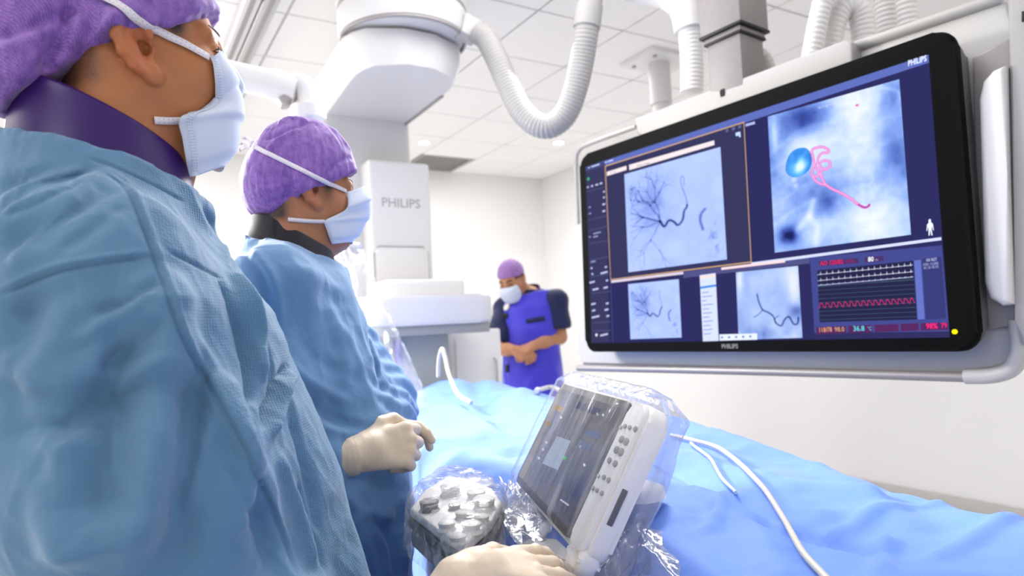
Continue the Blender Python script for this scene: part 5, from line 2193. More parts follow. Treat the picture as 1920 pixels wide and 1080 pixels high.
g = Grid(axis(-.16, .13, .004), axis(-.115, .115, .004), axis(-.10, .16, .004))
D = g.ell((-.006, 0, .052), (.103, .091, .108))
D = smin(D, g.ell((-.055, 0, .015), (.068, .080, .078)), .03)
D = smin(D, g.ell((.045, 0, .042), (.056, .066, .054)), .02)
D = smin(D, np.minimum(ear_sdf(g, -1)[0], ear_sdf(g, 1)[0])-.0045, .012)
bz = np.interp(g.xs, [-.15, -.09, -.05, -.01, .03, .09, .12], [-.066, -.058, -.035, -.002, .016, .052, .060])[:, None, None]
D = smax(D, bz-g.Z, .004)
V, F = nets(g, D, 2)
V = cap_post(V, F, .6, 5.1)
V = V @ HR2.T+hc2
pre = p2.bvh([(V, F)])
V = p2.creases(V, F, pre, [
    ([(520, 235), (545, 222), (600, 232)], .006, .005), ([(490, 262), (530, 250), (585, 225)], .006, -.005), ([(498, 290), (520, 262), (560, 240)], .006, .005),
    ([(600, 215), (640, 260), (668, 300)], .007, .004), ([(610, 330), (640, 300), (668, 295)], .005, -.003), ([(470, 360), (520, 350), (570, 330)], .006, .003),
    ([(490, 385), (540, 370), (590, 362)], .005, -.003), ([(640, 340), (655, 325), (676, 312)], .004, .003)])
cap2 = mesh('surgical_cap', V, F, m_cap, r2)
capV, capF = V, F

C = [p2.onplane(px, py, hc2, HR2, 1, 0.0) for px, py in ((679, 352), (687, 372), (690, 392), (684, 416), (672, 438), (654, 456))]
C = [(c[0], c[2]) for c in C]
E = []
bb2 = p2.bvh([(bV, bF)])
for px, py, yy in ((648, 361, -.044), (650, 378, -.052), (646, 393, -.058), (626, 404, -.062), (607, 415, -.063), (611, 430, -.060), (616, 445, -.054), (621, 457, -.048)):
    hit = p2.cast(bb2, px, py)
    if hit[0] is not None and py < 400:
        E.append(tuple((np.array(hit[0]+hit[1]*.003)-hc2) @ HR2))
    else:
        E.append(tuple(p2.onplane(px, py, hc2, HR2, 1, yy)))
V, F = mask_mesh(C, E, 22, 44, 3, .005)
V = pushout(V, head_sdf, .0035)
V = V @ HR2.T+hc2
mask2 = mesh('face_mask', V, F, m_mask, r2)
sm = mask2.modifiers.new('thickness', 'SOLIDIFY')
sm.thickness = .0012

bxc, byc = 0.0, 0.0
zc = hz-.115
V, F = band([(.012, .002, .088, .102, hz-.152, hz-.104), (.013, .002, .082, .096, hz-.138, hz-.080), (.014, .002, .078, .090, hz-.122, hz-.050), (.014, .002, .076, .086, hz-.113, hz-.030), (.014, .002, .071, .081, hz-.112, hz-.029), (.014, .002, .067, .077, hz-.125, hz-.045)])
n_ = vnormals(V, F)
V = V+n_*(.0015*fbm(V*18, 2))[:, None]
col2 = mesh('thyroid_collar', V, F, m_collar2, r2)
col2.modifiers.new('smooth', 'SUBSURF').render_levels = 1
colV, colF = V, F
fl = []
for k in range(9):
    t = math.pi*(1.0+.42*k/8)
    fl.append((math.cos(t), math.sin(t)))
_V, _F = [], []
for k, (c_, s_k) in enumerate(fl):
    for zz, rr_ in ((hz-.100, .087), (hz-.070, .083), (hz-.040, .079)):
        _V.append((.013+rr_*c_*1.0, .002+rr_*s_k*1.13, zz-.030*(1+c_)))
for k in range(8):
    for i_ in range(2):
        _F.append((3*k+i_, 3*k+i_+1, 3*k+i_+4, 3*k+i_+3))
fo = mesh('collar_tab', _V, _F, cloth_mat('tab_black', (.016, .015, .016), 800, .2), r2)
sm = fo.modifiers.new('thickness', 'SOLIDIFY')
sm.thickness = .004
sm.offset = 1

g = Grid(axis(-.30, .46, .008), axis(-.44, .46, .009), axis(.22, nb2+.16, .009))
rows2 = [(.22, .035, 0, .165, .19), (.75, .045, 0, .168, .19), (.92, .060, 0, .170, .188), (1.05, .065, 0, .158, .195), (1.18, .045, 0, .145, .19), (1.30, .026, 0, .132, .182),
         (nb2+.03, .012, 0, .114, .152), (nb2+.06, .012, .002, .104, .124), (nb2+.09, .012, .002, .094, .108), (nb2+.15, .012, .002, .088, .100)]
rows2 = sorted(rows2)
D = g.tower(rows2)
for sh, el, we in ((s2r, e2r, p2.loc(572, 860, 1.135)), (s2l, e2l, w2l)):
    D = smin(D, g.chain([sh*.7+np.array([0, 0, nb2+.08])*.3, sh, (sh+el)/2, el, el*.45+we*.55, we], [.06, .075, .086, .082, .066, .050], .03), .045)
D = np.maximum(D, g.Z-(hz-.112-.34*(g.X-.012)))
V, F = nets(g, D, 3)
n_ = vnormals(V, F)
ang = np.arctan2(V[:, 1], V[:, 0]-.05)
low = np.clip((1.10-V[:, 2])/.4, 0, 1)
disp = .012*low*np.sin(ang*8+2*vnoise(V*3))+.005*fbm(np.stack([V[:, 0]*9, V[:, 1]*9, V[:, 2]*5], 1), 3)+.0035*ridged(np.stack([V[:, 0]*12+V[:, 2]*7, V[:, 1]*12, V[:, 2]*10-V[:, 0]*6], 1), 2)
V = V+n_*disp[:, None]
# bunched far sleeve
dsl, _ = polydist(V, [e2l*.6+s2l*.4, e2l, w2l])
V = V+n_*(np.exp(-(dsl/.09)**2)*.009*np.sin((V-e2l) @ ((w2l-s2l)/np.linalg.norm(w2l-s2l))*150+2.5*vnoise(V*14)))[:, None]
pre = p2.bvh([(V, F)])
sel = in_view(p2.M, V, F)
V, F = subdivide(V, F, sel)
V = relax_v(V, F, 1)
V = p2.creases(V, F, pre, [
    ([(452, 465), (490, 520), (505, 600), (508, 680)], .009, -.010), ([(470, 470), (512, 530), (528, 610)], .010, .008), ([(520, 500), (600, 520), (650, 560)], .018, .005),
    ([(500, 690), (560, 745), (640, 790), (690, 800)], .010, -.009), ([(510, 660), (580, 715), (660, 760)], .012, .008), ([(530, 760), (600, 800), (660, 815)], .010, .007),
    ([(560, 640), (620, 690), (690, 720)], .014, -.005), ([(480, 560), (495, 650), (520, 740)], .012, .008), ([(610, 560), (640, 650), (655, 730)], .02, .006),
    ([(690, 600), (702, 660), (716, 730)], .008, -.010), ([(600, 820), (590, 870), (610, 920)], .010, -.010), ([(640, 920), (680, 960), (740, 970)], .012, .008),
    ([(650, 900), (720, 905)], .012, -.010), ([(690, 960), (730, 1010), (745, 1080)], .010, -.008), ([(660, 960), (690, 1030), (700, 1080)], .012, .007)])
gown2 = mesh('surgical_gown', V, F, m_gown2, r2)
set_attr(gown2, 'panel', np.zeros(len(V)))
gV2, gF2 = V, F

bv = p2.bvh([(bV, bF), (capV, capF)])
p2.tie('mask_tie', bv, [(478, 276), (520, 297), (570, 322), (612, 342), (648, 360)], .0085, m_tie, .003, 40)
p2.tie('mask_tie', bv, [(540, 412), (572, 414), (608, 415)], .0075, m_tie, .002, 16)
kn = p2.loc(474, 271, 1.315)
lathe('tie_knot', [(.0001, -.008), (.007, -.004), (.008, .002), (.005, .007), (.0001, .008)], m_tie, r2, 12, tuple(kn))
for a_, b_ in (((474, 271), (458, 258)), ((473, 274), (448, 281)), ((472, 275), (452, 268))):
    u0, u1 = Vector(p2.loc(*a_, 1.315)), Vector(p2.loc(*b_, 1.33))
    ribbon('tie_end', [u0, u0.lerp(u1, .5)+Vector((0, 0, .003)), u1], [Vector((.3, -.9, .2))]*3, .011, m_tie, r2, .0012)

# gloves: the right hand clasped round the left
up2 = p2.I.to_3x3() @ Vector((0, 0, 1))
cam2 = p2.I @ CAMP
hw = p2.loc(674, 846, 1.185)
fx = p2.loc(768, 826, 1.22)-hw
tocam = np.array(cam2)-hw
hd2 = frame(fx, tuple(tocam/np.linalg.norm(tocam)+np.array([0, 0, .25])))
g = Grid(axis(hw[0]-.12, hw[0]+.16, .003), axis(hw[1]-.14, hw[1]+.14, .003), axis(hw[2]-.09, hw[2]+.09, .003))
cur = ((52, 62, 40), (62, 66, 40), (66, 66, 40), (66, 66, 40))
D = hand_sdf(g, hw, hd2, cur, [(.018, .022, -.006), (.046, .044, -.010), (.074, .050, -.020), (.096, .040, -.032)], .0008, side=1)
D = smin(D, g.chain([p2.loc(622, 858, 1.158), p2.loc(655, 854, 1.172), hw, hw+hd2 @ np.array([.02, 0, 0])], [.035, .034, .030, .027], .01), .012)
V, F = nets(g, D, 2)
n_ = vnormals(V, F)
xx = (V-hw) @ hd2[:, 0]
V = V+n_*(.0011*ridged(np.stack([xx*70, V[:, 1]*22, V[:, 2]*22], 1), 2)*np.clip((.03-xx)/.04, .25, 1))[:, None]
mesh('glove', V, F, m_glove, r2)
hw = p2.loc(672, 806, 1.31)
fx = p2.loc(750, 793, 1.33)-hw
hd2 = frame(fx, (0.15, .1, 1))
g = Grid(axis(hw[0]-.10, hw[0]+.16, .003), axis(hw[1]-.14, hw[1]+.12, .003), axis(hw[2]-.08, hw[2]+.07, .003))
cur = ((16, 28, 20), (24, 36, 24), (34, 46, 30), (46, 54, 34))
D = hand_sdf(g, hw, hd2, cur, [(.018, .022, -.006), (.046, .040, -.014), (.072, .044, -.026), (.092, .036, -.036)], .0008, side=-1, sc=.88)
D = smin(D, g.chain([hw-hd2 @ np.array([.055, .0, 0]), hw-hd2 @ np.array([.03, 0, 0]), hw], [.034, .033, .028], .01), .012)
V, F = nets(g, D, 2)
mesh('glove', V, F, m_glove, r2)
# ================================================================== the third man, far behind the table
p3 = Person('person in blue lead vest and navy shirt, bare forearms crossed, far behind table', (.118, 4.50), 248)
r3 = p3.root
hc3 = np.array(p3.I @ P(960, 527, 4.44))
HR3 = rot3(math.radians(-8), math.radians(-24), math.radians(3))
hz = float(hc3[2])
nb = 1.475
s3r, s3l = np.array([-.0, -.19, nb-.07]), np.array([-.0, .19, nb-.045])
e3l, w3l = p3.loc(1050, 632, 4.42), p3.loc(1000, 648, 4.25)
e3r, w3r = p3.loc(930, 655, 4.36), p3.loc(968, 656, 4.24)
g = Grid(axis(-.25, .42, .018, (hc3[0]-.12, hc3[0]+.14), .006), axis(-.42, .42, .012), axis(-.005, hz+.16, .018, (.98, hz+.16), .0065))
D = head_sdf(g.sub(HR3, hc3), False)
D = smin(D, g.cap(hc3+HR3 @ np.array([-.04, 0, -.08]), (-.01, 0, nb), .056, .07), .03)
D = smin(D, g.tower([(.84, .0, 0, .10, .15), (1.0, .0, 0, .10, .145), (1.2, .0, 0, .11, .16), (nb-.06, -.01, 0, .10, .165), (nb+.02, -.02, 0, .05, .08)]), .05)
for s, sh, el, wr in ((-1, s3r, e3r, w3r), (1, s3l, e3l, w3l)):
    D = smin(D, g.chain([sh, el, el*.4+wr*.6, wr], [.056, .046, .040, .031], .02), .025)
    D = smin(D, g.chain([(.0, .09*s, .88), (.015, .095*s, .47), (.0, .10*s, .08)], [.088, .06, .045], .02), .04)
    D = smin(D, g.ell((.06, .10*s, .04), (.13, .05, .045)), .02)
up3 = np.array([0, 0, 1.0])
hl = frame(p3.loc(962, 664, 4.20)-w3l, (.7, 0, .75))
D = smin(D, hand_sdf(g, w3l, hl, ((40, 45, 30), (45, 48, 30), (50, 50, 30), (50, 50, 30)), TH_REL, .001, side=-1), .008)
hr = frame(p3.loc(1000, 668, 4.22)-w3r, (.8, 0, .6))
D = smin(D, hand_sdf(g, w3r, hr, ((40, 45, 30), (45, 48, 30), (50, 50, 30), (50, 50, 30)), TH_REL, .001, side=1), .008)
body3, bV, bF = sdf_obj('body', g, D, m_skin3, r3, 1)
q = (bV-hc3) @ HR3
set_attr(body3, 'hair', np.clip(np.clip((q[:, 2]-.01)/.02, 0, 1)*(q[:, 0] < .05)+np.clip((-.03-q[:, 0])/.03, 0, 1)*np.clip((q[:, 2]+.08)/.03, 0, 1), 0, 1))
set_attr(body3, 'red', np.zeros(len(bV)))
for s in (-1, 1):
    bw = [hc3+HR3 @ np.array(v) for v in ((.0745, .053*s, .028), (.0865, .042*s, .033), (.0935, .028*s, .031), (.0960, .014*s, .027))]
    tube('eyebrow', bw, [.002, .0045, .0045, .002], m_brow, r3, 6, 8)
    lash = [hc3+HR3 @ np.array(v) for v in ((.0800, .0475*s, .0030), (.0880, .042*s, .0060), (.0925, .033*s, .0070), (.0925, .024*s, .0060))]
    tube('eyelashes', lash, .0022, m_brow, r3, 6, 8)
g = Grid(axis(-.16, .13, .006), axis(-.115, .115, .006), axis(-.10, .17, .006))
D = g.ell((-.014, 0, .050), (.104, .083, .095))
D = smax(D, np.interp(g.xs, [-.15, -.08, .0, .09, .12], [-.03, -.02, .030, .055, .060])[:, None, None]-g.Z, .004)
V, F = nets(g, D, 2)
V = cap_post(V, F, 1.0, 2.2) @ HR3.T+hc3
mesh('surgical_cap', V, F, cap_mat('cap_mauve', (.42, .22, .55), (.22, .10, .36)), r3)
V, F = mask_mesh([(.109, -.006), (.133, -.032), (.128, -.065), (.118, -.095), (.095, -.125)], [(.062, -.060, -.008), (.055, -.066, -.03), (.045, -.067, -.06), (.040, -.062, -.085), (.040, -.052, -.118)], 14, 24, 3, .004)
V = V @ HR3.T+hc3
o = mesh('face_mask', V, F, m_mask, r3)
o.modifiers.new('thickness', 'SOLIDIFY').thickness = .0015
nbv = nb+.01
V, F = band([(.01, 0, .100, .105, nb-.05, nb+.0), (.012, 0, .090, .092, nb-.02, nb+.03), (.012, 0, .076, .076, nb+.02, nb+.085), (.012, 0, .070, .070, nb+.02, nb+.084)], 48)
mesh('thyroid_collar', V, F, cloth_mat('collar_deep_violet', (.035, .014, .12), 600, .2), r3)
# navy scrub: shirt with short sleeves, and trousers
m_navy = cloth_mat('scrub_navy', (.012, .018, .075), 600, .2)
g = Grid(axis(-.26, .26, .010), axis(-.40, .40, .010), axis(.74, nb+.05, .010))
D = g.tower([(.75, .01, 0, .145, .185), (1.0, .01, 0, .13, .17), (1.25, .01, 0, .135, .18), (nb-.08, .0, 0, .12, .17), (nb, -.01, 0, .09, .12), (nb+.04, -.0, 0, .085, .09)])
for sh, el in ((s3r, e3r), (s3l, e3l)):
    D = smin(D, g.chain([sh*.6+np.array([0, 0, nb-.0])*.4, sh, sh*.30+el*.70], [.06, .075, .078], .03), .04)
    d_ = (el-sh)/np.linalg.norm(el-sh)
    cut = (g.X-(sh[0]*.24+el[0]*.76))*d_[0]+(g.Y-(sh[1]*.24+el[1]*.76))*d_[1]+(g.Z-(sh[2]*.24+el[2]*.76))*d_[2]
    side_ = np.sign(sh[1])
    D = np.where(g.Y*side_ > .15, smax(D, cut, .006), D)
V, F = nets(g, D, 2)
V = V+vnormals(V, F)*(.006*fbm(V*11, 2))[:, None]
mesh('scrub_shirt', V, F, m_navy, r3)
g = Grid(axis(-.24, .24, .012), axis(-.30, .30, .012), axis(.06, .98, .014))
D = g.tower([(.80, .0, 0, .13, .17), (.97, .0, 0, .13, .165)])
for s in (-1, 1):
    D = smin(D, g.chain([(.0, .09*s, .86), (.015, .10*s, .47), (.0, .105*s, .09)], [.105, .085, .075], .02), .03)
V, F = nets(g, D, 2)
mesh('trousers', V, F, m_navy, r3)
# blue lead vest over the shirt
m_vest = cloth_mat('vest_blue', (.050, .042, .60), 500, .2, .5, .3, False, .05)
g = Grid(axis(-.28, .30, .0085), axis(-.34, .34, .0085), axis(.78, nb+.05, .0085))
D = g.tower([(.80, .02, 0, .185, .222), (.95, .02, 0, .178, .212), (1.10, .02, 0, .168, .200), (1.25, .02, 0, .165, .200), (nb-.08, .01, 0, .145, .190), (nb-.02, -.0, .0, .118, .185), (nb+.03, -.005, 0, .10, .15)])
for s, sh in ((-1, s3r), (1, s3l)):
    D = smax(D, -g.ell((.0, .302*s, float(sh[2])-.07), (.30, .082, .17)), .02)
D = smax(D, -g.ell((.03, 0, nb+.075), (.12, .085, .085)), .012)
inner = g.tower([(.70, .015, 0, .160, .195), (1.10, .015, 0, .145, .180), (1.25, .015, 0, .145, .185), (nb-.08, .0, 0, .125, .172), (nb, -.01, 0, .085, .12)])
V, F = nets(g, D, 2)
V = V+vnormals(V, F)*(.005*fbm(V*9, 2))[:, None]
pre = p3.bvh([(V, F)])
V = p3.creases(V, F, pre, [([(958, 595), (945, 660), (952, 725)], .012, -.008), ([(985, 680), (1020, 676), (1048, 672)], .02, -.006), ([(985, 735), (1010, 700), (1045, 690)], .02, .006)])
mesh('lead_vest', V, F, m_vest, r3)
pv = p3.bvh([(V, F)])
pk = []
for px, py in ((987, 603), (1003, 600), (1021, 597)):
    h = p3.cast(pv, px, py)
    if h[0]:
        pk.append((h[0], h[1]))
if len(pk) == 3:
    ribbon('pocket_edge', [p_+n_*.003 for p_, n_ in pk], [n_ for p_, n_ in pk], .03, m_navy, r3, .004)
h = p3.cast(pv, 951, 576)
if h[0]:
    b_ = lathe('badge', [(.0001, -.004), (.026, -.004), (.026, .003), (.0001, .004)], plain('badge_cream', (.75, .70, .62), .4), r3, 20)
    b_.location = h[0]+h[1]*.006
    b_.rotation_euler = h[1].to_track_quat('Z', 'Y').to_euler()
h = p3.cast(pv, 949, 592)
if h[0]:
    b_ = box('badge_clip', (-.022, -.018, -.006), (.022, .018, .006), m_black, r3, bevel=.004)
    b_.location = h[0]+h[1]*.006
    b_.rotation_euler = h[1].to_track_quat('Z', 'Y').to_euler()
h = p3.cast(pv, 952, 691)
if h[0]:
    b_ = box('side_buckle', (-.016, -.025, -.006), (.016, .025, .006), m_black, r3, bevel=.004)
    b_.location = h[0]+h[1]*.005
    b_.rotation_euler = h[1].to_track_quat('Z', 'Y').to_euler()
# ================================================================== bedside controls, plastic covers, shield
def film_mat(name, tint, milky=.05, streak=.3, scale=14, stretch=(1, 1, 1), rot=(0, 0, 0), lo=.55, hi=.75, rough=.10, gloss=.55):
    """thin clear film: mostly see-through, sharp glints, whitish crease streaks with glare painted into the colour"""
    m = bpy.data.materials.new(name)
    m.use_nodes = True
    nt = m.node_tree
    nt.nodes.remove(nt.nodes['Principled BSDF'])
    tr = N(nt, 'ShaderNodeBsdfTransparent')
    tr.inputs[0].default_value = (*tint, 1)
    gl = N(nt, 'ShaderNodeBsdfGlossy')
    gl.inputs['Roughness'].default_value = rough
    df = N(nt, 'ShaderNodeBsdfDiffuse')
    df.inputs[0].default_value = (.86, .85, .88, 1)
    tl = N(nt, 'ShaderNodeBsdfTranslucent')
    tl.inputs[0].default_value = (.86, .85, .88, 1)
    tc = N(nt, 'ShaderNodeTexCoord')
    mp = N(nt, 'ShaderNodeMapping')
    mp.inputs['Scale'].default_value = stretch
    mp.inputs['Rotation'].default_value = rot
    L(nt, tc.outputs['Object'], mp.inputs['Vector'])
    nz = N(nt, 'ShaderNodeTexNoise')
    nz.inputs['Scale'].default_value = scale
    nz.inputs['Detail'].default_value = 3
    nz.inputs['Distortion'].default_value = .6
    L(nt, mp.outputs[0], nz.inputs['Vector'])
    bp = N(nt, 'ShaderNodeBump')
    bp.inputs['Strength'].default_value = .6
    bp.inputs['Distance'].default_value = .012
    L(nt, nz.outputs['Fac'], bp.inputs['Height'])
    L(nt, bp.outputs['Normal'], gl.inputs['Normal'])
    lw = N(nt, 'ShaderNodeFresnel')
    lw.inputs['IOR'].default_value = 1.35
    m1 = N(nt, 'ShaderNodeMixShader')
    m1.inputs[0].default_value = .45
    L(nt, df.outputs[0], m1.inputs[1])
    L(nt, tl.outputs[0], m1.inputs[2])
    mr = N(nt, 'ShaderNodeMapRange')
    mr.inputs['From Min'].default_value = lo
    mr.inputs['From Max'].default_value = hi
    mr.inputs['To Min'].default_value = milky
    mr.inputs['To Max'].default_value = milky+streak  # glare on the creases painted in as whiter streaks
    L(nt, nz.outputs['Fac'], mr.inputs['Value'])
    m2 = N(nt, 'ShaderNodeMixShader')
    L(nt, mr.outputs[0], m2.inputs[0])
    L(nt, tr.outputs[0], m2.inputs[1])
    L(nt, m1.outputs[0], m2.inputs[2])
    m3 = N(nt, 'ShaderNodeMixShader')
    mu = N(nt, 'ShaderNodeMath', operation='MULTIPLY')
    mu.use_clamp = True
    L(nt, lw.outputs[0], mu.inputs[0])
    mu.inputs[1].default_value = gloss
    L(nt, mu.outputs[0], m3.inputs[0])
    L(nt, m2.outputs[0], m3.inputs[1])
    L(nt, gl.outputs[0], m3.inputs[2])
    L(nt, m3.outputs[0], nt.nodes['Material Output'].inputs[0])
    return m


m_film = film_mat('clear_film', (.99, .99, .995), .03, .34, 26, (1, 1, .16), (0, math.radians(52), 0), .52, .70)
m_film2 = film_mat('milky_film', (.99, .99, .992), .05, .42, 30, (1, 1, 1), (0, 0, 0), .46, .66, .12, .42)
m_skirt = film_mat('skirt_film', (.99, .99, .995), .34, .45, 24, (1, 1, 1), (0, 0, 0), .48, .68, .10, .5)
m_film3 = film_mat('shield_film', (.98, .98, .985), .24, .36, 11, (1, 1, .35), (0, math.radians(20), 0), .48, .70)

# ---------------- touchscreen on its stand
pA, pB, pD = P(1054, 727, 1.285), P(1180, 765, .931), P(967, 890, 1.285)
ex_ = (pB-pA).normalized()
ez_ = (pA-pD)
ez_ = (ez_-ex_*ez_.dot(ex_)).normalized()
ey_ = ez_.cross(ex_)
TWD, THT = (pB-pA).length, .189
TM = Matrix((ex_, ey_, ez_)).transposed().to_4x4()
TM.translation = pA
TI = TM.inverted()
ts = thing('touchscreen', 'tilted dark touchscreen with a white side strip of round buttons, wrapped in clear plastic', 'touchscreen')
ts.matrix_world = TM


def TS(px, py, yo=0.0):
    o = TI @ CAMP
    d = TI.to_3x3() @ ray(px, py)
    t = (yo-o.y)/d.y
    p = o+d*t
    return (p.x, p.z)


m_tscreen, nt, b = new_mat('dark_glass')
b.inputs['Base Color'].default_value = (.012, .013, .02, 1)
b.inputs['Roughness'].default_value = .12
b.inputs['Emission Color'].default_value = (*srgb(44, 48, 74), 1)
b.inputs['Emission Strength'].default_value = .55
m_tframe = plain('tablet_frame_grey', (.045, .042, .040), .4)
m_tbody = plain('tablet_shell_white', (.90, .88, .85), .4)
SW_ = .070
prism('shell', rrect(-.012, -THT-.014, TWD+SW_, .012, .022, 6), .004, .034, m_tbody, ts, bevel=.008)
prism('screen_frame', rrect(-.008, -THT-.008, TWD+.002, .008, .014, 6), -.002, .0045, m_tframe, ts, bevel=.002)
prism('screen', rrect(.004, -THT+.004, TWD-.008, -.004, .006, 4), -.0028, -.0018, m_tscreen, ts)
prism('button_strip', rrect(TWD+.006, -THT-.010, TWD+SW_-.006, .008, .016, 6), -.003, .0045, m_tbody, ts, bevel=.003)
prism('thumb_pad', rrect(TWD+.010, -THT-.042, TWD+SW_-.004, -THT+.010, .024, 8), -.001, .030, m_tbody, ts, bevel=.010, seg=4)
prism('side_slot', rrect(TWD+SW_-.006, -.150, TWD+SW_+.002, -.100, .003, 3), .010, .018, m_dgrey, ts, bevel=.001)
m_btn = plain('button_grey', (.36, .35, .335), .4)
lab_ = [plain('button_light', (.52, .51, .49), .4), m_btn]
for k, (zx, zy, r) in enumerate(((690, 283, 1.0), (716, 290, 1.0), (746, 298, 1.15), (672, 352, 1.5), (696, 365, 1.6), (645, 408, 1.6), (668, 420, 1.7), (607, 465, 1.25), (638, 482, 1.35),
                                (578, 555, 1.1), (603, 570, 1.1), (520, 612, 1.0), (542, 625, 1.0), (567, 640, 1.05), (655, 282, .9), (549, 548, .9))):
    c_ = TS(930+zx/2.842, 700+zy/2.842, -.003)
    if c_[0] < TWD+.010:
        c_ = (TWD+.011, c_[1])
    rr_ = .0042*r
    prism('button', [(c_[0]+rr_*1.15*math.cos(t), c_[1]+rr_*.8*math.sin(t)) for t in np.linspace(0, 2*math.pi, 17)[:-1]], -.0052, -.0028, lab_[1] if r > .95 else lab_[0], ts, bevel=.0008, seg=2)


def tsmark(name, pts, col, s=1.0):
    q_ = [TS(930+a/2.842, 700+c/2.842, -.0031) for a, c in pts]
    n_ = sum((q_[i][0]*q_[(i+1) % len(q_)][1]-q_[(i+1) % len(q_)][0]*q_[i][1]) for i in range(len(q_)))
    if n_ < 0:
        q_ = q_[::-1]
    return mesh(name, [(x, -.0031, z) for x, z in q_], [tuple(range(len(q_)))[::-1]], emitter('tab_'+name, srgb(*col), s), ts, False)


tsmark('screen_panel', [(325, 335), (398, 360), (330, 515), (245, 480)], (150, 162, 185), .9)
tsmark('screen_tab', [(322, 165), (362, 185), (350, 210), (310, 190)], (176, 150, 110), .8)
tsmark('screen_tab', [(268, 250), (298, 262), (285, 285), (256, 272)], (150, 130, 105), .8)
tsmark('screen_mark', [(362, 440), (376, 447), (368, 462), (356, 455)], (60, 190, 90), .9)
tsmark('screen_bar', [(440, 150), (560, 190), (540, 225), (420, 185)], (60, 66, 98), .9)
tsmark('screen_bar', [(490, 300), (560, 322), (545, 352), (476, 330)], (88, 100, 140), .9)
tsmark('screen_bar', [(445, 350), (520, 380), (500, 420), (428, 388)], (96, 106, 140), .8)
tsmark('screen_logo', [(345, 668), (390, 700), (385, 708), (340, 676)], (170, 172, 190), .9)
for k, (a, c) in enumerate(((540, 218), (570, 222), (448, 390), (470, 488), (250, 405), (228, 452), (268, 368), (345, 235))):
    tsmark('screen_icon', [(a-7, c-4), (a+2, c-9), (a+8, c+3), (a-2, c+9)], (205, 208, 222), .8)
# stand under the screen
mid = (TWD+SW_)/2
w_down = (TM.to_3x3().inverted() @ Vector((0, 0, -1)))
sp = Vector((mid, .033, -THT*.30))
ground = TM @ Vector((mid+.02, .105, -THT*.45))
gz = drape_top(np.array([(ground-T_O).dot(T_AX)]), np.array([(ground-T_O).dot(T_RT)]))[0]
tube('stand_post', [sp, TI @ Vector((ground.x, ground.y, gz+.03))], .016, m_tbody, ts, 16)
ft = [TI @ Vector((ground.x, ground.y, gz+.052)), TI @ Vector((ground.x, ground.y, gz+.032))]
tube('stand_foot', [ft[0], ft[0].lerp(ft[1], .3), ft[1]], [.03, .045, .048], m_tbody, ts, 24)

# clear bag over the touchscreen: rings from the top edge down to the drape
rows_ = []
NR, NK = 64, 120
base_l = TI @ Vector((ground.x, ground.y, gz+.012))
prof = [  # t, centre x, centre y, z, half x, half y
    (0.0, mid, .012, .030, .10, .004), (.04, mid+.004, .013, .036, TWD*.5+.018, .020), (.12, mid+.012, .014, .012, (TWD+SW_)/2+.026, .040), (.40, mid+.014, .017, -.075, (TWD+SW_)/2+.034, .044),
    (.60, mid+.012, .020, -THT-.012, (TWD+SW_)/2+.026, .048), (.72, mid+.012, .028, -THT-.066, (TWD+SW_)/2+.010, .056)]
pr = np.array(prof)
V, F = [], []
prng = np.random.default_rng(5)
for j in range(NR+1):
    t = j/NR*.72
    cx_, cy_, z_, hx, hy = [np.interp(t, pr[:, 0], pr[:, k]) for k in range(1, 6)]
    for k in range(NK):
        a = 2*math.pi*k/NK
        ca, sa = math.cos(a), math.sin(a)
        e_ = .35
        V.append((cx_+hx*math.copysign(abs(ca)**e_, ca), cy_+hy*math.copysign(abs(sa)**e_, sa), z_))
# skirt down to the drape in world space
sk = 26
last = V[-NK:]
for j in range(1, sk+1):
    u = j/sk
    for k in range(NK):
        a = 2*math.pi*k/NK
        w0 = TM @ Vector(last[k])
        rad = .155+.025*math.sin(5*a+.6)+.015*math.sin(11*a)
        w1 = Vector((ground.x+.01+math.cos(a+.9)*rad*.0, ground.y, gz))
        dirv = (w0-Vector((ground.x, ground.y, w0.z)))
        dirv.z = 0
        dirv = dirv.normalized() if dirv.length > 1e-6 else Vector((1, 0, 0))
        w1 = Vector((ground.x, ground.y, gz+.024))+dirv*rad
        hd_ = d_bvh.ray_cast(Vector((w1.x, w1.y, 2)), Vector((0, 0, -1)))[0]
        w1.z = (hd_.z if hd_ is not None and hd_.z > .8 else gz-.04)+.012
        e_ = u*u*(3-2*u)
        p_ = Vector((w0.x+(w1.x-w0.x)*(e_*.75+.25*u), w0.y+(w1.y-w0.y)*(e_*.75+.25*u), w0.z+(w1.z-w0.z)*(u**.9)))
        V.append(tuple(TI @ p_))
for j in range(NR+sk):
    for k in range(NK):
        F.append((j*NK+k, j*NK+(k+1) % NK, (j+1)*NK+(k+1) % NK, (j+1)*NK+k))
V, F = np.array(V), np.array(F)
n_ = vnormals(V, F)
front = np.clip((.01-V[:, 1])/.02, 0, 1)
cr = .0030*ridged(np.stack([V[:, 0]*10+V[:, 2]*14, V[:, 1]*14, V[:, 2]*6-V[:, 0]*8], 1), 2)+.0012*fbm(V*30, 2)
cr = np.where(V[:, 2] > -THT, np.maximum(cr, -.001), cr*2.2)
V = V+n_*(cr*(1-.72*front*(V[:, 2] > -THT)))[:, None]
bag = mesh('plastic_bag', V, F[:, ::-1], m_film, None)
bag.data.materials.append(m_skirt)
bag.data.polygons.foreach_set('material_index', [1 if i >= (NR+5)*NK else 0 for i in range(len(F))])
bag.matrix_world = TM
tag(bag, 'clear crumpled plastic bag pulled over the touchscreen and its stand', 'plastic cover')

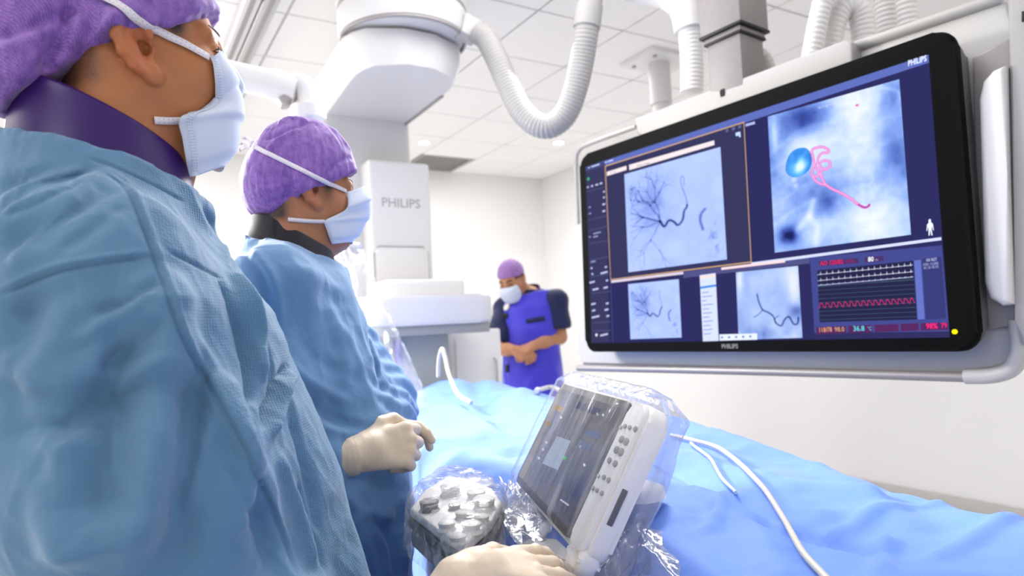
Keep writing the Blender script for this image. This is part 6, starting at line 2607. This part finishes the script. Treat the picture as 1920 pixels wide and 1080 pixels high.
# ---------------- control box with knobs at the table edge
hc_ = 1.005
out_px = [(765, 957), (792, 922), (838, 894), (884, 900), (926, 918), (945, 945), (925, 980), (872, 1030), (822, 1000)]
ow = [PH(x, y, hc_) for x, y in out_px]
cc = sum(ow, Vector())/len(ow)
cb_ = thing('control_box', 'grey bedside control box with knobs under clear plastic, by the clasped gloved hands', 'control box', (cc.x, cc.y, 0))
poly = [(p_.x-cc.x, p_.y-cc.y) for p_ in ow]
sc_ = lambda k: [(x*k, y*k) for x, y in poly]
prism('top_plate', sc_(.97), hc_-.012, hc_+.004, m_offwhite, cb_, bevel=.006, axis='z')
prism('rubber_band', sc_(1.0), hc_-.028, hc_-.0125, m_dgrey, cb_, bevel=.003, axis='z')
prism('lower_shell', sc_(.955), hc_-.062, hc_-.0285, plain('control_grey', (.24, .245, .26), .45), cb_, bevel=.010, axis='z')
for k, (px, py, r, hgt, mt) in enumerate(((805, 950, .016, .030, m_dgrey), (845, 922, .018, .035, m_white), (893, 930, .016, .028, m_white), (908, 948, .018, .036, m_offwhite), (870, 965, .014, .022, m_grey),
                                          (838, 985, .013, .022, m_offwhite), (884, 990, .014, .026, m_white), (903, 972, .012, .020, m_grey), (858, 1008, .012, .018, m_grey), (852, 948, .010, .016, m_midgrey))):
    w_ = PH(px, py, hc_+.01)
    hgt *= .62
    kn = lathe('knob', [(.0001, hgt), (r*.7, hgt*.97), (r, hgt*.8), (r*.85, hgt*.3), (r*1.1, .0), (.0001, .0)], mt, cb_, 18, (w_.x-cc.x, w_.y-cc.y, hc_+.0035))
# its cover
V, F = [], []
NRr, NKk = 34, 110
bp_ = [Vector((x, y, 0)) for x, y in poly]
ringp = catmull(bp_+[bp_[0]], NKk)[:-1]
for j in range(NRr+1):
    t = j/NRr
    k_, z_ = np.interp(t, [0, .45, .6, .75, 1], [.02, .93, 1.04, 1.06, 1.07]), np.interp(t, [0, .45, .6, .75, 1], [hc_+.026, hc_+.023, hc_+.008, hc_-.03, hc_-.064])
    for p_ in ringp:
        V.append((p_.x*k_, p_.y*k_, z_))
for j in range(NRr):
    for k in range(NKk):
        F.append((j*NKk+k, j*NKk+(k+1) % NKk, (j+1)*NKk+(k+1) % NKk, (j+1)*NKk+k))
V, F = np.array(V), np.array(F)
n_ = vnormals(V, F)
n_ = n_*np.sign(n_[:, 2].sum())
V = V+n_*(.0035*ridged(V*np.array([14, 14, 10]), 2)+.0015*fbm(V*50, 2))[:, None]
bag2 = mesh('plastic_cover', V, F, m_film2, None)
bag2.location = (cc.x, cc.y, 0)
tag(bag2, 'milky crumpled plastic sheet draped over the grey control box', 'plastic cover')

# ---------------- white tray with the hand controller under the first man's glove
hp = .952
tp = [PH(x, y, hp) for x, y in ((918, 1080), (966, 1022), (1000, 1006), (1048, 1010), (1092, 1050), (1104, 1130), (880, 1150))]
tc_ = sum(tp, Vector())/len(tp)
tray = thing('controller_tray', 'white tray under the nearest gloved hand at the bottom edge', 'tray', (tc_.x, tc_.y, 0))
pol = [(p_.x-tc_.x, p_.y-tc_.y) for p_ in tp]
prism('tray_plate', pol, hp-.022, hp, m_white, tray, bevel=.008, axis='z')
prism('tray_liner', [(x*.9, y*.9) for x, y in pol], hp-.001, hp+.003, m_tbody, tray, bevel=.001, axis='z')
mo = PH(1025, 1094, hp)
dz_ = d_bvh.ray_cast(Vector((tc_.x, tc_.y, 2)), Vector((0, 0, -1)))[0]
if dz_:
    if dz_.z < hp-.06:
        tube('tray_post', [(0, 0, hp-.0215), (0, 0, dz_.z+.003)], .022, m_white, tray, 14)
ms = thing('hand_controller', 'black hand controller with a red mark beneath the nearest gloved fingers', 'controller', (mo.x, mo.y, hp+.003), math.radians(20))
g = Grid(axis(-.06, .06, .003), axis(-.045, .045, .003), axis(-.005, .045, .003))
D = smax(g.ell((0, 0, 0), (.052, .034, .026)), -g.Z, .003)
V, F = nets(g, D, 2)
mesh('shell', V, F, m_black, ms)
V, F = nets(g, smax(g.ell((.006, .004, .0015), (.026, .018, .0262)), -(g.Z-.012), .002), 1)
mesh('red_mark', V, F, plain('red_print', (.55, .03, .03), .4), ms)

# ---------------- clear shield hanging from the lamp arm behind the second man
k0 = P(640, 520, 1.95)
shd = thing('plastic_shield', 'clear crumpled plastic shield hanging between the second man and the draped table', 'shield', tuple(k0))
tube('rod', [P(578, 224, 2.2)-k0, P(584, 330, 2.1)-k0, P(598, 452, 1.97)-k0], .012, m_white, shd, 12, 14)
tube('top_bar', [P(566, 452, 1.97)-k0, P(598, 452, 1.97)-k0, P(676, 462, 1.93)-k0], .010, m_white, shd, 12, 8)
tl, tr_, br, bl = P(570, 456, 1.97), P(676, 466, 1.93), P(806, 762, 1.78), P(640, 800, 1.72)
NI, NJ = 60, 80
V, F = [], []
for j in range(NJ+1):
    v = j/NJ
    for i in range(NI+1):
        u = i/NI
        a_, b_ = tl.lerp(bl, v), tr_.lerp(br, v)
        V.append(tuple(a_.lerp(b_, u)-k0))
for j in range(NJ):
    for i in range(NI):
        q0 = j*(NI+1)+i
        F.append((q0, q0+1, q0+NI+2, q0+NI+1))
V, F = np.array(V), np.array(F)
n_ = vnormals(V, F)
uu = np.tile(np.linspace(0, 1, NI+1), NJ+1)
V = V+n_*(.030*np.sin(uu*6+V[:, 2]*5)+.016*ridged(np.stack([V[:, 0]*9, V[:, 1]*9, V[:, 2]*4], 1), 3)+.004*fbm(V*30, 2))[:, None]
mesh('film', V, F, m_film3, shd)
edge = [Vector(V[j*(NI+1)+NI]) for j in range(0, NJ+1, 4)]
tube('film_edge', edge, .004, m_film2, shd, 6)
# pale tube standing up from the far drape
lw_ = [(822, 712, 2.45), (823, 674, 2.45), (829, 654, 2.44), (835, 672, 2.42), (842, 702, 2.38), (858, 738, 2.30), (884, 768, 2.2)]
wp_ = [P(*q_) for q_ in lw_]
wp_[-1].z += .022
wp_[0].z += .01
dn = d_bvh.ray_cast(Vector((wp_[-1].x, wp_[-1].y, 2)), Vector((0, 0, -1)))
k0 = wp_[-1].copy()
o_ = tube('breathing_tube', [p_-k0 for p_ in wp_], .0075, m_cable, None, 10, 40)
o_.location = k0
tag(o_, 'pale tube arching up from the far end of the blue drape', 'tube')

# loose crumpled film lying on the drape on both sides of the touchscreen foot
m_sheet = film_mat('loose_film', (.99, .99, .995), .30, .50, 26, (1, 1, 1), (0, 0, 0), .46, .66, .10, .5)
for lab, quad_ in (('loose crumpled clear plastic on the drape at the right foot of the touchscreen', ((1128, 1008), (1212, 968), (1292, 1112), (1140, 1132))),
                   ('loose milky plastic between the grey control box and the touchscreen', ((940, 908), (978, 912), (1046, 1000), (968, 1008)))):
    cs = [on_drape(x, y, .008) for x, y in quad_]
    k0 = sum(cs, Vector())/4
    V, F, NN = [], [], 36
    for j in range(NN+1):
        for i in range(NN+1):
            u, v = i/NN, j/NN
            p_ = cs[0].lerp(cs[1], u).lerp(cs[3].lerp(cs[2], u), v)
            ce = Vector((u-.5, v-.5))
            p_ = p_+(k0-p_)*(.18*math.sin(9*math.atan2(ce.y, ce.x)+1)*ce.length)
            hd_ = d_bvh.ray_cast(Vector((p_.x, p_.y, 2)), Vector((0, 0, -1)))[0]
            V.append((p_.x-k0.x, p_.y-k0.y, (hd_.z if hd_ is not None else p_.z)-k0.z+.006))
    for j in range(NN):
        for i in range(NN):
            q0 = j*(NN+1)+i
            F.append((q0, q0+1, q0+NN+2, q0+NN+1))
    V = np.array(V)
    cen = np.clip(1.6*(1-2*np.maximum(np.abs(np.tile(np.linspace(-.5, .5, NN+1), NN+1)), np.repeat(np.linspace(-.5, .5, NN+1), NN+1).__abs__())), 0, 1)
    V[:, 2] += cen*(.012+.012*ridged(V*np.array([22, 22, 1])+3, 3))
    V[:, 2] = np.maximum(V[:, 2], V[:, 2])
    o_ = mesh('plastic_sheet', V, F, m_sheet)
    o_.location = k0
    tag(o_, lab, 'plastic sheet')
